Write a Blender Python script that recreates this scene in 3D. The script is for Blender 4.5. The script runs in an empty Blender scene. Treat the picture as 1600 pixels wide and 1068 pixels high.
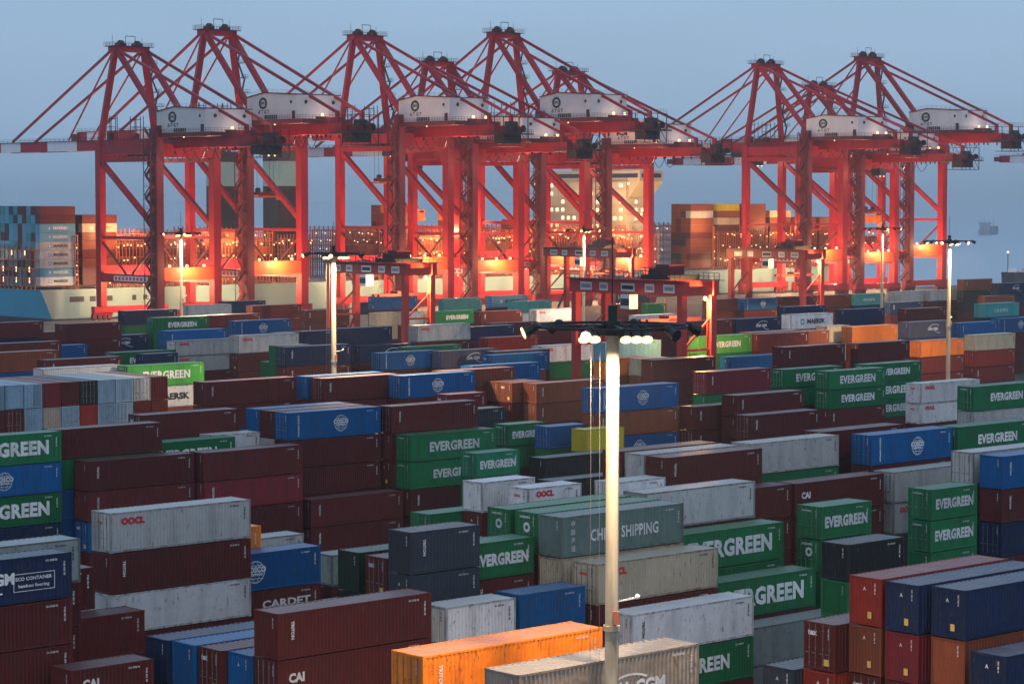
import bpy, math, random
import numpy as np
from mathutils import Vector, Matrix
random.seed(7)
S = bpy.context.scene
COL = S.collection

# ------------------------------------------------------------------ camera
F_PX, HOR, CAMZ = 3800.0, 305.0, 37.0            # focal length in 1600-px units, horizon row, eye height
PITCH = math.atan((534 - HOR) / F_PX)
cam = bpy.data.cameras.new('camera')
cam.lens = F_PX / 1600 * 36
cam.clip_start, cam.clip_end = 1.0, 20000
cam_o = bpy.data.objects.new('camera', cam); COL.objects.link(cam_o)
cam_o.location = (0, 0, CAMZ)
cam_o.rotation_euler = (math.pi / 2 - PITCH, 0, 0)
S.camera = cam_o

# ------------------------------------------------------------------ dusk sky
SUN_EL, SUN_AZ = math.radians(4), math.radians(205)
W = bpy.data.worlds.new('World'); S.world = W; W.use_nodes = True
nt = W.node_tree; nt.nodes.clear()
def wn(t, **k):
    n = nt.nodes.new(t)
    for a, b in k.items(): setattr(n, a, b)
    return n
wo = wn('ShaderNodeOutputWorld'); bg = wn('ShaderNodeBackground'); nt.links.new(bg.outputs[0], wo.inputs[0])
tc = wn('ShaderNodeTexCoord'); sx = wn('ShaderNodeSeparateXYZ'); nt.links.new(tc.outputs['Generated'], sx.inputs[0])
rp = wn('ShaderNodeValToRGB'); nt.links.new(sx.outputs['Z'], rp.inputs[0])
cr = rp.color_ramp; cr.interpolation = 'EASE'
stops = [(0.0, (.21, .345, .53)), (.02, (.25, .415, .63)), (.07, (.255, .42, .65)), (.30, (.33, .47, .67)), (1.0, (.30, .39, .54))]
while len(cr.elements) < len(stops): cr.elements.new(.5)
for e, (p, c) in zip(cr.elements, stops): e.position = p; e.color = (*c, 1)
sky = wn('ShaderNodeTexSky', sky_type='NISHITA', sun_disc=False, sun_elevation=SUN_EL, sun_rotation=SUN_AZ, altitude=30, dust_density=2.0)
mx = wn('ShaderNodeMix', data_type='RGBA', blend_type='ADD'); mx.inputs[0].default_value = 0.035
mpw = wn('ShaderNodeMapping'); mpw.inputs['Scale'].default_value = (3, 3, 16); nt.links.new(tc.outputs['Generated'], mpw.inputs[0])
nzw = wn('ShaderNodeTexNoise'); nzw.inputs['Scale'].default_value = 2.2; nzw.inputs['Detail'].default_value = 3; nt.links.new(mpw.outputs[0], nzw.inputs['Vector'])
mrw = wn('ShaderNodeMapRange'); mrw.inputs['To Min'].default_value = .92; mrw.inputs['To Max'].default_value = 1.08; nt.links.new(nzw.outputs[0], mrw.inputs[0])
mvw = wn('ShaderNodeVectorMath', operation='SCALE'); nt.links.new(rp.outputs[0], mvw.inputs[0]); nt.links.new(mrw.outputs[0], mvw.inputs['Scale'])
nt.links.new(mvw.outputs[0], mx.inputs[6]); nt.links.new(sky.outputs[0], mx.inputs[7])
nt.links.new(mx.outputs[2], bg.inputs[0]); bg.inputs[1].default_value = 0.95
# after sunset only a weak broad glow is left of the sun, low behind the camera
sl = bpy.data.lights.new('sun', 'SUN'); sl.energy = 0.22; sl.angle = math.radians(35); sl.color = (1, .9, .84)
so = bpy.data.objects.new('sun', sl); COL.objects.link(so); so.rotation_euler = (math.radians(55), 0, math.radians(25))
S.view_settings.view_transform = 'Standard'; S.view_settings.look = 'None'
S.view_settings.exposure = .08; S.view_settings.gamma = 1
S.cycles.use_denoising = True
S.cycles.max_bounces = 5; S.cycles.diffuse_bounces = 2; S.cycles.glossy_bounces = 2
S.cycles.volume_bounces = 0; S.cycles.transmission_bounces = 2
S.cycles.sample_clamp_indirect = 4.0

# ------------------------------------------------------------------ yard frame: u along the quay, v towards the water
TH = math.radians(42); CT, ST = math.cos(TH), math.sin(TH)
def uv2w(u, v, z=0.0): return Vector((u * CT - v * ST, u * ST + v * CT, z))
def w2uv(x, y): return (x * CT + y * ST, -x * ST + y * CT)
CP, SP = math.cos(PITCH), math.sin(PITCH)
def at(px, py, z):
    """the point at height z that the photograph shows at (px, py)"""
    dx, dy, dz = px - 800, F_PX * CP - (py - 534) * SP, -F_PX * SP - (py - 534) * CP
    k = (z - CAMZ) / dz
    return w2uv(dx * k, dy * k)
def at_depth(px, Y): return w2uv((px - 800) / F_PX * Y, Y)
def proj(u, v, z):
    p = uv2w(u, v, z - CAMZ)
    d = p.y * CP - p.z * SP; h = p.y * SP + p.z * CP
    return 800 + F_PX * p.x / d, 534 - F_PX * h / d, d

# ------------------------------------------------------------------ materials
MATS = {}
def mat(name, color, rough=.5, metal=0.0, dirt=.35, scale=1.5, dirtcol=(.10, .085, .07), streak=True, spec=.4, bump=0):
    if name in MATS: return MATS[name]
    m = bpy.data.materials.new(name); m.use_nodes = True; MATS[name] = m
    t = m.node_tree; b = t.nodes['Principled BSDF']
    b.inputs['Roughness'].default_value = rough; b.inputs['Metallic'].default_value = metal
    b.inputs['Specular IOR Level'].default_value = spec
    b.inputs['Base Color'].default_value = (*color, 1)
    if dirt > 0:
        co = t.nodes.new('ShaderNodeTexCoord'); mp = t.nodes.new('ShaderNodeMapping')
        mp.inputs['Scale'].default_value = (1, 1, .22 if streak else 1)
        n = t.nodes.new('ShaderNodeTexNoise'); n.inputs['Scale'].default_value = scale; n.inputs['Detail'].default_value = 6
        oi = t.nodes.new('ShaderNodeObjectInfo')
        ad = t.nodes.new('ShaderNodeVectorMath'); ad.operation = 'MULTIPLY_ADD'
        ad.inputs[1].default_value = (1, 1, 1)
        cm = t.nodes.new('ShaderNodeCombineXYZ'); ml = t.nodes.new('ShaderNodeMath'); ml.operation = 'MULTIPLY'; ml.inputs[1].default_value = 93
        t.links.new(oi.outputs['Random'], ml.inputs[0]); t.links.new(ml.outputs[0], cm.inputs[0]); t.links.new(ml.outputs[0], cm.inputs[1])
        t.links.new(co.outputs['Object'], ad.inputs[0]); t.links.new(cm.outputs[0], ad.inputs[2])
        t.links.new(ad.outputs[0], mp.inputs[0]); t.links.new(mp.outputs[0], n.inputs['Vector'])
        r = t.nodes.new('ShaderNodeValToRGB'); r.color_ramp.elements[0].position = .45; r.color_ramp.elements[1].position = .72
        t.links.new(n.outputs[0], r.inputs[0])
        k = t.nodes.new('ShaderNodeMath'); k.operation = 'MULTIPLY'; k.inputs[1].default_value = dirt; t.links.new(r.outputs[0], k.inputs[0])
        x = t.nodes.new('ShaderNodeMix'); x.data_type = 'RGBA'
        h = t.nodes.new('ShaderNodeHueSaturation'); h.inputs['Color'].default_value = (*color, 1)
        mr = t.nodes.new('ShaderNodeMapRange'); mr.inputs['To Min'].default_value = .78; mr.inputs['To Max'].default_value = 1.22
        t.links.new(oi.outputs['Random'], mr.inputs[0]); t.links.new(mr.outputs[0], h.inputs['Value'])
        t.links.new(k.outputs[0], x.inputs[0]); t.links.new(h.outputs[0], x.inputs[6]); x.inputs[7].default_value = (*dirtcol, 1)
        if name.startswith(('paint', 'dusty', 'rusty')):
            n2 = t.nodes.new('ShaderNodeTexNoise'); n2.inputs['Scale'].default_value = 5.0; n2.inputs['Detail'].default_value = 5; n2.inputs['Roughness'].default_value = .7
            m2 = t.nodes.new('ShaderNodeMapping'); m2.inputs['Scale'].default_value = (1, 1, .35); t.links.new(ad.outputs[0], m2.inputs[0]); t.links.new(m2.outputs[0], n2.inputs['Vector'])
            r2 = t.nodes.new('ShaderNodeValToRGB'); r2.color_ramp.elements[0].position = .585; r2.color_ramp.elements[1].position = .68; t.links.new(n2.outputs[0], r2.inputs[0])
            k2 = t.nodes.new('ShaderNodeMath'); k2.operation = 'MULTIPLY'; k2.inputs[1].default_value = .75; t.links.new(r2.outputs[0], k2.inputs[0])
            x2 = t.nodes.new('ShaderNodeMix'); x2.data_type = 'RGBA'; t.links.new(k2.outputs[0], x2.inputs[0]); t.links.new(x.outputs[2], x2.inputs[6]); x2.inputs[7].default_value = (.12, .05, .025, 1)
            n3 = t.nodes.new('ShaderNodeTexNoise'); n3.inputs['Scale'].default_value = 1.3; n3.inputs['Detail'].default_value = 2; t.links.new(ad.outputs[0], n3.inputs['Vector'])
            b3 = t.nodes.new('ShaderNodeBump'); b3.inputs['Strength'].default_value = .6; b3.inputs['Distance'].default_value = .12; t.links.new(n3.outputs[0], b3.inputs['Height']); t.links.new(b3.outputs[0], b.inputs['Normal'])
            x = x2
        t.links.new(x.outputs[2], b.inputs['Base Color'])
        if bump:
            bp = t.nodes.new('ShaderNodeBump'); bp.inputs['Strength'].default_value = bump; bp.inputs['Distance'].default_value = .05
            t.links.new(n.outputs[0], bp.inputs['Height']); t.links.new(bp.outputs[0], b.inputs['Normal'])
    return m
def emat(name, color, strength):
    m = bpy.data.materials.new(name); m.use_nodes = True; t = m.node_tree
    b = t.nodes['Principled BSDF']; b.inputs['Base Color'].default_value = (*color, 1)
    b.inputs['Emission Color'].default_value = (*color, 1); b.inputs['Emission Strength'].default_value = strength
    MATS[name] = m; return m

PAINT = dict(br=(.115, .021, .019), b2=(.23, .066, .034), rd=(.29, .032, .02), mr=(.21, .026, .036), oR=(.85, .235, .025),
             gn=(.010, .165, .058), g2=(.010, .22, .115), lg=(.07, .36, .07), bl=(.004, .105, .31), nv=(.012, .028, .085),
             sl=(.035, .046, .066), bk=(.018, .024, .027), gy=(.47, .48, .47), wh=(.74, .75, .77), cr=(.58, .50, .37),
             cs=(.15, .235, .215), te=(.045, .30, .32), lb=(.13, .35, .52), pu=(.105, .105, .15), ye=(.55, .46, .03),
             li=(.45, .58, .08), ck=(.34, .29, .25), gb=(.22, .34, .46), os=(.62, .17, .035), dg=(.012, .035, .022), gc=(.26, .30, .285))
WORD = dict(br='maroon', b2='rust brown', rd='red', mr='dark red', oR='orange', gn='green', g2='teal green', lg='bright green',
            bl='blue', nv='navy', sl='slate grey', bk='black', gy='pale grey', wh='white', cr='cream', cs='grey green', te='turquoise',
            lb='light blue', pu='purple grey', ye='yellow', li='lime', ck='tan grey', gb='pale blue', os='dull orange', dg='dark green', gc='greenish grey')
def pm(c): return mat('paint_' + WORD[c].replace(' ', '_'), PAINT[c], .45, dirt=.5, scale=.9, dirtcol=tuple(.42 * a + .02 for a in PAINT[c]), spec=.22)
def fm(c):
    if c not in ('wh', 'gy', 'cr', 'cs', 'gc', 'lb'): return pm(c)
    return mat('rusty_frame_' + WORD[c].replace(' ', '_'), tuple(.72 * a for a in PAINT[c]), .6, dirt=.85, scale=2.2, dirtcol=(.13, .06, .03), spec=.2)
def rm(c):  # pale dust film and rust blooms, lightened further to paint in sky sheen
    a = PAINT[c]; return mat('dusty_skylit_roof_' + WORD[c].replace(' ', '_'), tuple(.80 * x + .06 for x in a), .36, dirt=.75, scale=.5, dirtcol=tuple(.55 * x + .12 for x in a), streak=False, spec=.9)
M_WHITE = mat('lettering_white', (.74, .75, .75), .6, dirt=.55, scale=1.6, dirtcol=(.30, .32, .31))
M_RED = mat('lettering_red', (.62, .02, .03), .6, dirt=0)
M_BLACKT = mat('lettering_black', (.03, .03, .035), .6, dirt=0)
M_STAR = mat('emblem_blue', (.12, .33, .55), .6, dirt=0)
M_STEEL = mat('galvanised', (.32, .33, .33), .4, .7, dirt=.3)
M_YEL = mat('label_yellow', (.75, .5, .12), .6, dirt=0)
M_DARK = mat('dark_steel', (.02, .022, .026), .5, dirt=.2)
M_CRANE = mat('crane_red', (.36, .012, .022), .45, dirt=.55, scale=.35, dirtcol=(.15, .012, .018), spec=.3)
M_RTG = mat('gantry_red', (.38, .034, .034), .45, dirt=.25, scale=.4, dirtcol=(.16, .02, .02))
M_CRANED = mat('crane_red_weathered', (.16, .018, .024), .6, dirt=.6, scale=.4, dirtcol=(.05, .02, .02))
M_HOUSE = mat('house_white', (.66, .69, .72), .5, dirt=.2, scale=.3, dirtcol=(.42, .42, .42))
M_CONC = mat('concrete', (.13, .125, .12), .85, dirt=.6, scale=.05, dirtcol=(.06, .06, .06), streak=False)
M_MAST = mat('mast_paint', (.50, .45, .35), .5, dirt=.8, scale=1.6, dirtcol=(.26, .20, .13))
M_LAMP = emat('lamp_warm', (1, .66, .30), 3.2)
M_LAMPS = emat('lamp_warm_small', (1, .60, .30), 3)
M_LAMPW = emat('lamp_white', (1, .68, .27), 3.6)
M_WIN = emat('lit_window', (1, .72, .38), 2.2)
M_GLASS = mat('cab_glass', (.03, .05, .07), .1, dirt=0)
M_RUST = mat('lashing_rust', (.48, .15, .07), .7, dirt=.5, scale=.3, dirtcol=(.12, .04, .03))
M_ORANGE = mat('portal_glow_spreader_orange', (.62, .10, .03), .5, dirt=.3, scale=.3, dirtcol=(.3, .05, .03))  # spreader paint; on the portal beam it stands for amber lamplight

# ------------------------------------------------------------------ geometry helpers
class GB:
    """collects boxes, beams and tubes and links them as one mesh object"""
    def __init__(s): s.v = []; s.f = []; s.m = []; s.mats = []
    def mi(s, m):
        if m not in s.mats: s.mats.append(m)
        return s.mats.index(m)
    def add(s, vs, fs, m):
        o = len(s.v); s.v.extend(tuple(p) for p in vs); k = s.mi(m)
        for f in fs: s.f.append(tuple(i + o for i in f)); s.m.append(k)
        return s
    def box(s, a, b, m):
        x0, y0, z0 = a; x1, y1, z1 = b
        return s.add([(x0, y0, z0), (x1, y0, z0), (x1, y1, z0), (x0, y1, z0), (x0, y0, z1), (x1, y0, z1), (x1, y1, z1), (x0, y1, z1)],
                     [(0, 3, 2, 1), (4, 5, 6, 7), (0, 1, 5, 4), (1, 2, 6, 5), (2, 3, 7, 6), (3, 0, 4, 7)], m)
    def beam(s, p, q, w, h, m, up=(0, 0, 1)):
        p, q = Vector(p), Vector(q); d = (q - p).normalized(); u = Vector(up)
        if abs(d.dot(u)) > .99: u = Vector((0, 1, 0))
        a = d.cross(u).normalized(); b = a.cross(d).normalized()
        vs = []
        for c in (p, q):
            for i, j in ((-1, -1), (1, -1), (1, 1), (-1, 1)): vs.append(c + a * (w / 2 * i) + b * (h / 2 * j))
        return s.add(vs, [(0, 1, 2, 3), (7, 6, 5, 4), (0, 4, 5, 1), (1, 5, 6, 2), (2, 6, 7, 3), (3, 7, 4, 0)], m)
    def tube(s, p, q, r, m, r2=None, n=8):
        p, q = Vector(p), Vector(q); d = (q - p).normalized(); u = Vector((0, 0, 1)) if abs(d.z) < .95 else Vector((1, 0, 0))
        a = d.cross(u).normalized(); b = a.cross(d).normalized(); r2 = r if r2 is None else r2; vs = []
        for c, rr in ((p, r), (q, r2)):
            for i in range(n): t = 2 * math.pi * i / n; vs.append(c + a * (rr * math.cos(t)) + b * (rr * math.sin(t)))
        fs = [(i, (i + 1) % n, n + (i + 1) % n, n + i) for i in range(n)] + [tuple(range(n - 1, -1, -1)), tuple(range(n, 2 * n))]
        return s.add(vs, fs, m)
    def ball(s, c, r, m, n=8, k=5, sz=1.0):
        c = Vector(c); vs = [c + Vector((0, 0, r * sz))]
        for j in range(1, k):
            a = math.pi * j / k
            for i in range(n): t = 2 * math.pi * i / n; vs.append(c + Vector((r * math.sin(a) * math.cos(t), r * math.sin(a) * math.sin(t), r * math.cos(a) * sz)))
        vs.append(c - Vector((0, 0, r * sz))); fs = []
        for i in range(n): fs.append((0, 1 + i, 1 + (i + 1) % n)); fs.append((len(vs) - 1, 1 + (k - 2) * n + (i + 1) % n, 1 + (k - 2) * n + i))
        for j in range(k - 2):
            for i in range(n): a0 = 1 + j * n; fs.append((a0 + i, a0 + n + i, a0 + n + (i + 1) % n, a0 + (i + 1) % n))
        return s.add(vs, fs, m)
    def rail(s, pts, h, m, step=2.0):
        """a handrail: posts and two rails along a line of points"""
        for p, q in zip(pts, pts[1:]):
            p, q = Vector(p), Vector(q); L = (q - p).length; n = max(1, int(L / step)); up = Vector((0, 0, 1))
            for k in range(n + 1): a = p + (q - p) * (k / n); s.beam(a, a + up * h, .06, .06, m)
            for hh in (h, h * .5): s.beam(p + up * hh, q + up * hh, .06, .06, m)
        return s
    def mesh(s, name):
        me = bpy.data.meshes.new(name); me.from_pydata(s.v, [], s.f)
        for m in s.mats: me.materials.append(m)
        me.polygons.foreach_set('material_index', s.m); me.update(); return me
    def obj(s, name, parent=None, loc=None): return link(name, s.mesh(name), parent, loc)
def link(name, data, parent=None, loc=None):
    o = bpy.data.objects.new(name, data); COL.objects.link(o)
    if parent is not None: o.parent = parent
    if loc is not None: o.location = loc
    return o
def tag(o, label=None, cat=None, group=None, kind=None):
    if label: o['label'] = label
    if cat: o['category'] = cat
    if group: o['group'] = group
    if kind: o['kind'] = kind
    return o
def root(name, u, v, z, label, cat, group=None, rz=TH):
    o = link(name, None); o.location = uv2w(u, v, z); o.rotation_euler = (0, 0, rz); return tag(o, label, cat, group)
def copy_tree(o, parent=None):
    c = o.copy(); COL.objects.link(c); c.parent = parent
    for ch in list(o.children): copy_tree(ch, c)
    return c
_txt = {}
def text_geo(s, size=1.0, bold=.0, spacing=1.0, width=None):
    """letter outlines as (verts2d, faces), left-bottom at the origin"""
    key = (s, size, bold, spacing, width)
    if key in _txt: return _txt[key]
    c = bpy.data.curves.new('letters', 'FONT'); c.body = s; c.size = size; c.offset = bold; c.resolution_u = 2; c.space_character = spacing; c.fill_mode = 'FRONT'
    o = bpy.data.objects.new('letters', c); COL.objects.link(o)
    me = bpy.data.meshes.new_from_object(o.evaluated_get(bpy.context.evaluated_depsgraph_get()))
    vs = [(p.co.x, p.co.y) for p in me.vertices]; fs = [tuple(p.vertices) for p in me.polygons]
    bpy.data.objects.remove(o); bpy.data.curves.remove(c); bpy.data.meshes.remove(me)
    x0 = min(p[0] for p in vs); x1 = max(p[0] for p in vs); y0 = min(p[1] for p in vs)
    k = width / (x1 - x0) if width else 1
    r = ([((a - x0) * k, b - y0) for a, b in vs], fs); _txt[key] = r; return r
def on_side(g, geo, x, z, m, y=-.012):      # on the long face that looks towards -y
    g.add([(a + x, y, b + z) for a, b in geo[0]], geo[1], m)
def on_end(g, geo, y, z, m, x=-.02):        # on the end face that looks towards -x
    g.add([(x, y - a, b + z) for a, b in geo[0]], geo[1], m)
def rot90(geo): return ([(b, -a) for a, b in geo[0]], geo[1])
def ring2d(r0, r1, n=24, a0=0, a1=2 * math.pi, sx=1.0):
    vs, fs = [], []; full = abs(a1 - a0 - 2 * math.pi) < 1e-6
    for i in range(n + 1):
        t = a0 + (a1 - a0) * i / n; vs += [(r0 * math.cos(t) * sx, r0 * math.sin(t)), (r1 * math.cos(t) * sx, r1 * math.sin(t))]
    for i in range(n): fs.append((2 * i, 2 * i + 1, 2 * i + 3, 2 * i + 2))
    return vs, fs

# ------------------------------------------------------------------ container kit
WD = 2.44
def corr(n0, n1, pitch, depth):
    xs = []; n = max(1, round((n1 - n0) / pitch)); p = (n1 - n0) / n
    for i in range(n):
        a = n0 + i * p
        xs += [(a, 0), (a + .30 * p, 0), (a + .5 * p, depth), (a + .8 * p, depth)]
    xs.append((n1, 0)); return xs
_kit = {}
def kit(part, L, h):
    key = (part, L, h)
    if key in _kit: return _kit[key]
    g = GB(); P = None; m = bpy.data.materials.get('slot') or bpy.data.materials.new('slot')
    if part == 'frame':
        for x in (0, L - .16):
            for y in (0, WD - .14): g.box((x, y, .1), (x + .16, y + .14, h - .1), m)
            g.box((x + .01, .14, .04), (x + .15, WD - .14, .20), m); g.box((x + .01, .14, h - .14), (x + .15, WD - .14, h - .02), m)
            for z in (0, h - .12):
                for y in (-.004, WD - .16): g.box((x - .006 if x == 0 else x - .02, y, z), (x + .182 if x == 0 else x + .166, y + .164, z + .12), m)
        for y in (.005, WD - .105): g.box((.182, y, .03), (L - .182, y + .1, .18), m); g.box((.182, y, h - .12), (L - .182, y + .1, h - .015), m)
        g.box((.2, .2, .08), (L - .2, WD - .2, .14), m)
    elif part == 'side_panel':
        pts = corr(.16, L - .16, .28, .045); vs = []
        for x, d in pts: vs += [(x, .014 + d, .18), (x, .014 + d, h - .12)]
        g.add(vs, [(2 * i, 2 * i + 2, 2 * i + 3, 2 * i + 1) for i in range(len(pts) - 1)], m)
    elif part == 'smooth_panel':
        g.box((.16, .02, .18), (L - .16, .05, h - .12), m)
        for i in range(1, int(L / 1.2)): g.box((i * 1.2, .012, .18), (i * 1.2 + .05, .021, h - .12), m)
    elif part == 'roof_panel':
        pts = corr(.16, L - .16, .42, -.03); vs = []
        for x, d in pts: vs += [(x, .1, h - .02 + d), (x, WD - .1, h - .02 + d)]
        g.add(vs, [(2 * i, 2 * i + 2, 2 * i + 3, 2 * i + 1) for i in range(len(pts) - 1)], m)
    elif part == 'end_panel':
        pts = corr(.14, WD - .14, .25, .045); vs = []
        for y, d in pts: vs += [(.03 + d, y, .20), (.03 + d, y, h - .14)]
        g.add(vs, [(2 * i, 2 * i + 1, 2 * i + 3, 2 * i + 2) for i in range(len(pts) - 1)], m)
    elif part == 'door':
        g.box((.03, .02, .20), (.075, 1.07, h - .14), m)
        for k in range(4): z = .35 + k * (h - .75) / 3.2; g.box((.018, .07, z), (.031, 1.02, z + .34), m)
    elif part == 'locking_rod':
        for y in (.3, .78):
            g.tube((-.005, y, .16), (-.005, y, h - .12), .022, M_STEEL, n=5); g.box((-.02, y - .02, 1.0), (.0, y + .3, 1.05), M_STEEL)
            for z in (.4, 1.3, h - .5): g.box((-.02, y - .06, z), (.02, y + .06, z + .06), M_STEEL)
    elif part == 'shell':                        # a far container: one mesh
        g.box((0, 0, 0), (L, WD, h - .03), m); g.mats = [m]
        g.add([(.05, .05, h - .02), (L - .05, .05, h - .02), (L - .05, WD - .05, h - .02), (.05, WD - .05, h - .02)], [(0, 1, 2, 3)], M_STEEL)
        g.box((-.03, -.01, h - .14), (.03, WD, h - .02), m); g.box((.0, -.02, 0), (.16, .0, h - .03), m); g.box((L - .16, -.02, 0), (L, .0, h - .03), m)
        g.box((.16, -.018, h - .14), (L - .16, .0, h - .03), m); g.box((.16, -.018, .0), (L - .16, .0, .14), m)
    me = g.mesh('container_' + part); _kit[key] = me; return me

def logo(kind, L, h, col, var=0):
    """one mesh of the lettering for a container of this size, or None"""
    key = ('logo', kind, L, h, col, var)
    if key in _kit: return _kit[key]
    g = GB(); z = h * .5; ran = random.Random(hash((kind, L, int(h * 10))) & 255 if False else len(kind) * 7 + int(L))
    code = 'LMU 482 615 3'
    if kind not in ('shell',):
        on_side(g, text_geo('GU ' + str(41 + int(L)) + '28 06', .17, .004), L - 1.9, h - .42, M_WHITE if col not in ('wh', 'gy', 'cr', 'lb', 'gc') else M_BLACKT)
        on_side(g, rot90(text_geo('7102 4G1 30', .17, .008)), L - .62, h - .5, M_WHITE if col not in ('wh', 'gy', 'cr', 'lb', 'gc') else M_BLACKT)
        on_end(g, rot90(text_geo('3051 882 40', .13, .004)), .55, h - .3, M_WHITE if col not in ('wh', 'gy', 'cr', 'lb', 'gc') else M_BLACKT)
    if kind == 'EB':
        on_side(g, text_geo('EVERGREEN', 1.75, .085, 1.06, 9.4), 1.4, z - .66, M_WHITE); on_end(g, text_geo('EVERGREEN', .17, .006), 1.9, h - .45, M_WHITE)
    if kind == 'EV':
        w, x, s = (7.0, 2.7, 1.35) if L > 8 else (5.1, .45, 1.12)
        kw = (1, .90, 1.07)[var] if L > 8 else (1, .93, .97)[var]; x += (0, .5, -.3)[var] if L > 8 else (0, .3, .1)[var]
        on_side(g, text_geo('EVERGREEN', s * kw, .06, 1.06, w * kw), x, z - s * kw * .37, M_WHITE)
        on_end(g, text_geo('EVERGREEN', .17, .006), 1.9, h - .45, M_WHITE)
    elif kind == 'CO':
        cx = L * (.52, .56, .49)[var]
        for rr in ((.80, .86),): v, f = ring2d(*rr, 28); on_side(g, ([(a + cx, b + z) for a, b in v], f), 0, 0, M_WHITE)
        for sxx in (.45,): v, f = ring2d(.80, .86, 24, sx=sxx); on_side(g, ([(a + cx, b * .97 + z) for a, b in v], f), 0, 0, M_WHITE)
        for k in (-.5, .5): g.box((cx - .68, -.0125, z + k - .025), (cx + .68, -.0115, z + k + .025), M_WHITE)
        g.box((cx - 1.02, -.011, z - .27), (cx + 1.02, -.0105, z + .30), pm(col))
        on_side(g, text_geo('COSCO', .62, .03, 1.0, 1.95), cx - .97, z - .06, M_WHITE, -.014)
        on_side(g, text_geo('SHIPPING', .26, .012, 1.0, 1.3), cx - .65, z - .30, M_WHITE, -.014)
        on_side(g, rot90(text_geo('COSCO SHIPPING', .28, .012)), 1.15, h - .3, M_WHITE)
    elif kind in ('CM', 'CG', 'CB'):
        x = L * .44
        if kind == 'CG': x = L * .30
        s = .95 if kind in ('CG', 'CB') else .62
        if kind == 'CB': z -= .35
        on_side(g, text_geo('CMA CGM', s, .045), x, z - .2, M_WHITE)
        v, f = ring2d(1.55, 1.66, 16, math.radians(60), math.radians(150), sx=1.4); on_side(g, ([(a + x + 2.0, b + z - .75) for a, b in v], f), 0, 0, M_WHITE)
        v, f = ring2d(1.2, 1.3, 14, math.radians(215), math.radians(275), sx=1.4); on_side(g, ([(a + x + 3.4, b + z + .55) for a, b in v], f), 0, 0, M_WHITE)
        if kind == 'CG':
            bx = L - 4.2
            on_side(g, text_geo('ECO CONTAINER', .30, .008, 1.0, 2.6), bx + .15, z - .02, M_WHITE); on_side(g, text_geo('bamboo flooring', .28, .008, 1.0, 2.2), bx + .35, z - .52, M_WHITE)
            for a, b in (((bx, z - .7), (bx + 2.95, z - .66)), ((bx, z + .38), (bx + 2.95, z + .42)), ((bx, z - .66), (bx + .04, z + .38)), ((bx + 2.91, z - .66), (bx + 2.95, z + .38))):
                g.box((a[0], -.013, a[1]), (b[0], -.012, b[1]), M_WHITE)
    elif kind in ('MK', 'MW'):
        tm = M_BLACKT if kind == 'MK' else M_WHITE
        cx = 3.3
        g.box((cx - .55, -.013, z - .55), (cx + .55, -.011, z + .55), M_STAR if kind == 'MK' else M_STAR)
        pts = []
        for i in range(14): t = math.pi / 2 + i * math.pi / 7; r = .45 if i % 2 == 0 else .2; pts.append((cx + r * math.cos(t), -.016, z + r * math.sin(t)))
        pts.append((cx, -.016, z)); g.add(pts, [(14, (i + 1) % 14, i) for i in range(14)], M_WHITE)
        on_side(g, text_geo('MAERSK', 1.15, .05, 1.0, 5.2), 4.6, z - .42, tm)
    elif kind == 'OO':
        on_side(g, text_geo('OOCL', .62, .045, 1.0, 2.0), .9, h * .68, M_RED); on_end(g, text_geo('OOCL', .26, .015), 1.7, h * .70, M_RED)
    elif kind == 'CH':
        on_side(g, text_geo('CHINA SHIPPING', 1.15, .03, 1.05, 6.8), 2.75, z - .5, M_WHITE)
        for i, c in enumerate('\u4e2d\u56fd\u6d77\u8fd0'): on_side(g, text_geo(c, .44, .006), .85, h - .75 - i * .58, M_WHITE)
    elif kind == 'CN':
        on_side(g, text_geo('CN SHPG', .95, .03, 1.0, 4.6), 3.6, z - .42, M_WHITE)
    elif kind == 'TR':
        on_side(g, rot90(text_geo('TRITON', .31, .014)), 1.0, h - .55, M_WHITE if col not in ('wh', 'gy') else M_BLACKT)
    elif kind == 'TX':
        on_end(g, text_geo('tex', .5, .02), 2.1, h - .8, M_WHITE); g.box((-.022, .45, .35), (-.02, .85, .75), M_YEL)
    elif kind == 'PL':
        on_end(g, text_geo('A', .3, .01), 1.4, h - .8, M_WHITE); g.box((-.022, .75, .45), (-.02, 1.05, .85), M_YEL)
    elif kind == 'CA':
        on_side(g, text_geo('CAI', .75, .04), .8, h * .5, M_WHITE)
    elif kind == 'EM':
        v, f = ring2d(.16, .36, 16); on_end(g, ([(a, b + h * .62) for a, b in v], f), 1.2, 0, M_WHITE); on_end(g, text_geo('EVERGREEN', .2, .008), 1.9, h - .45, M_WHITE)
    elif kind == 'GD':
        on_side(g, text_geo('CARDET', .8, .03, 1.0, 4.6), L - 5.6, h - 1.4, M_WHITE)
    me = g.mesh('lettering'); _kit[key] = me; return me

LOGOWORD = dict(EB='huge white letters', EV='white lettering', CO='globe emblem', CM='swoosh lettering', CG='boxed notice', CB='big letters', MK='black lettering', MW='star and lettering', OO='red letters',
                CH='wide white capitals', CN='white capitals', TR='upright lettering', TX='end wording', PL='yellow end plate', CA='three letters', EM='round emblem', GD='cropped capitals')

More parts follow.
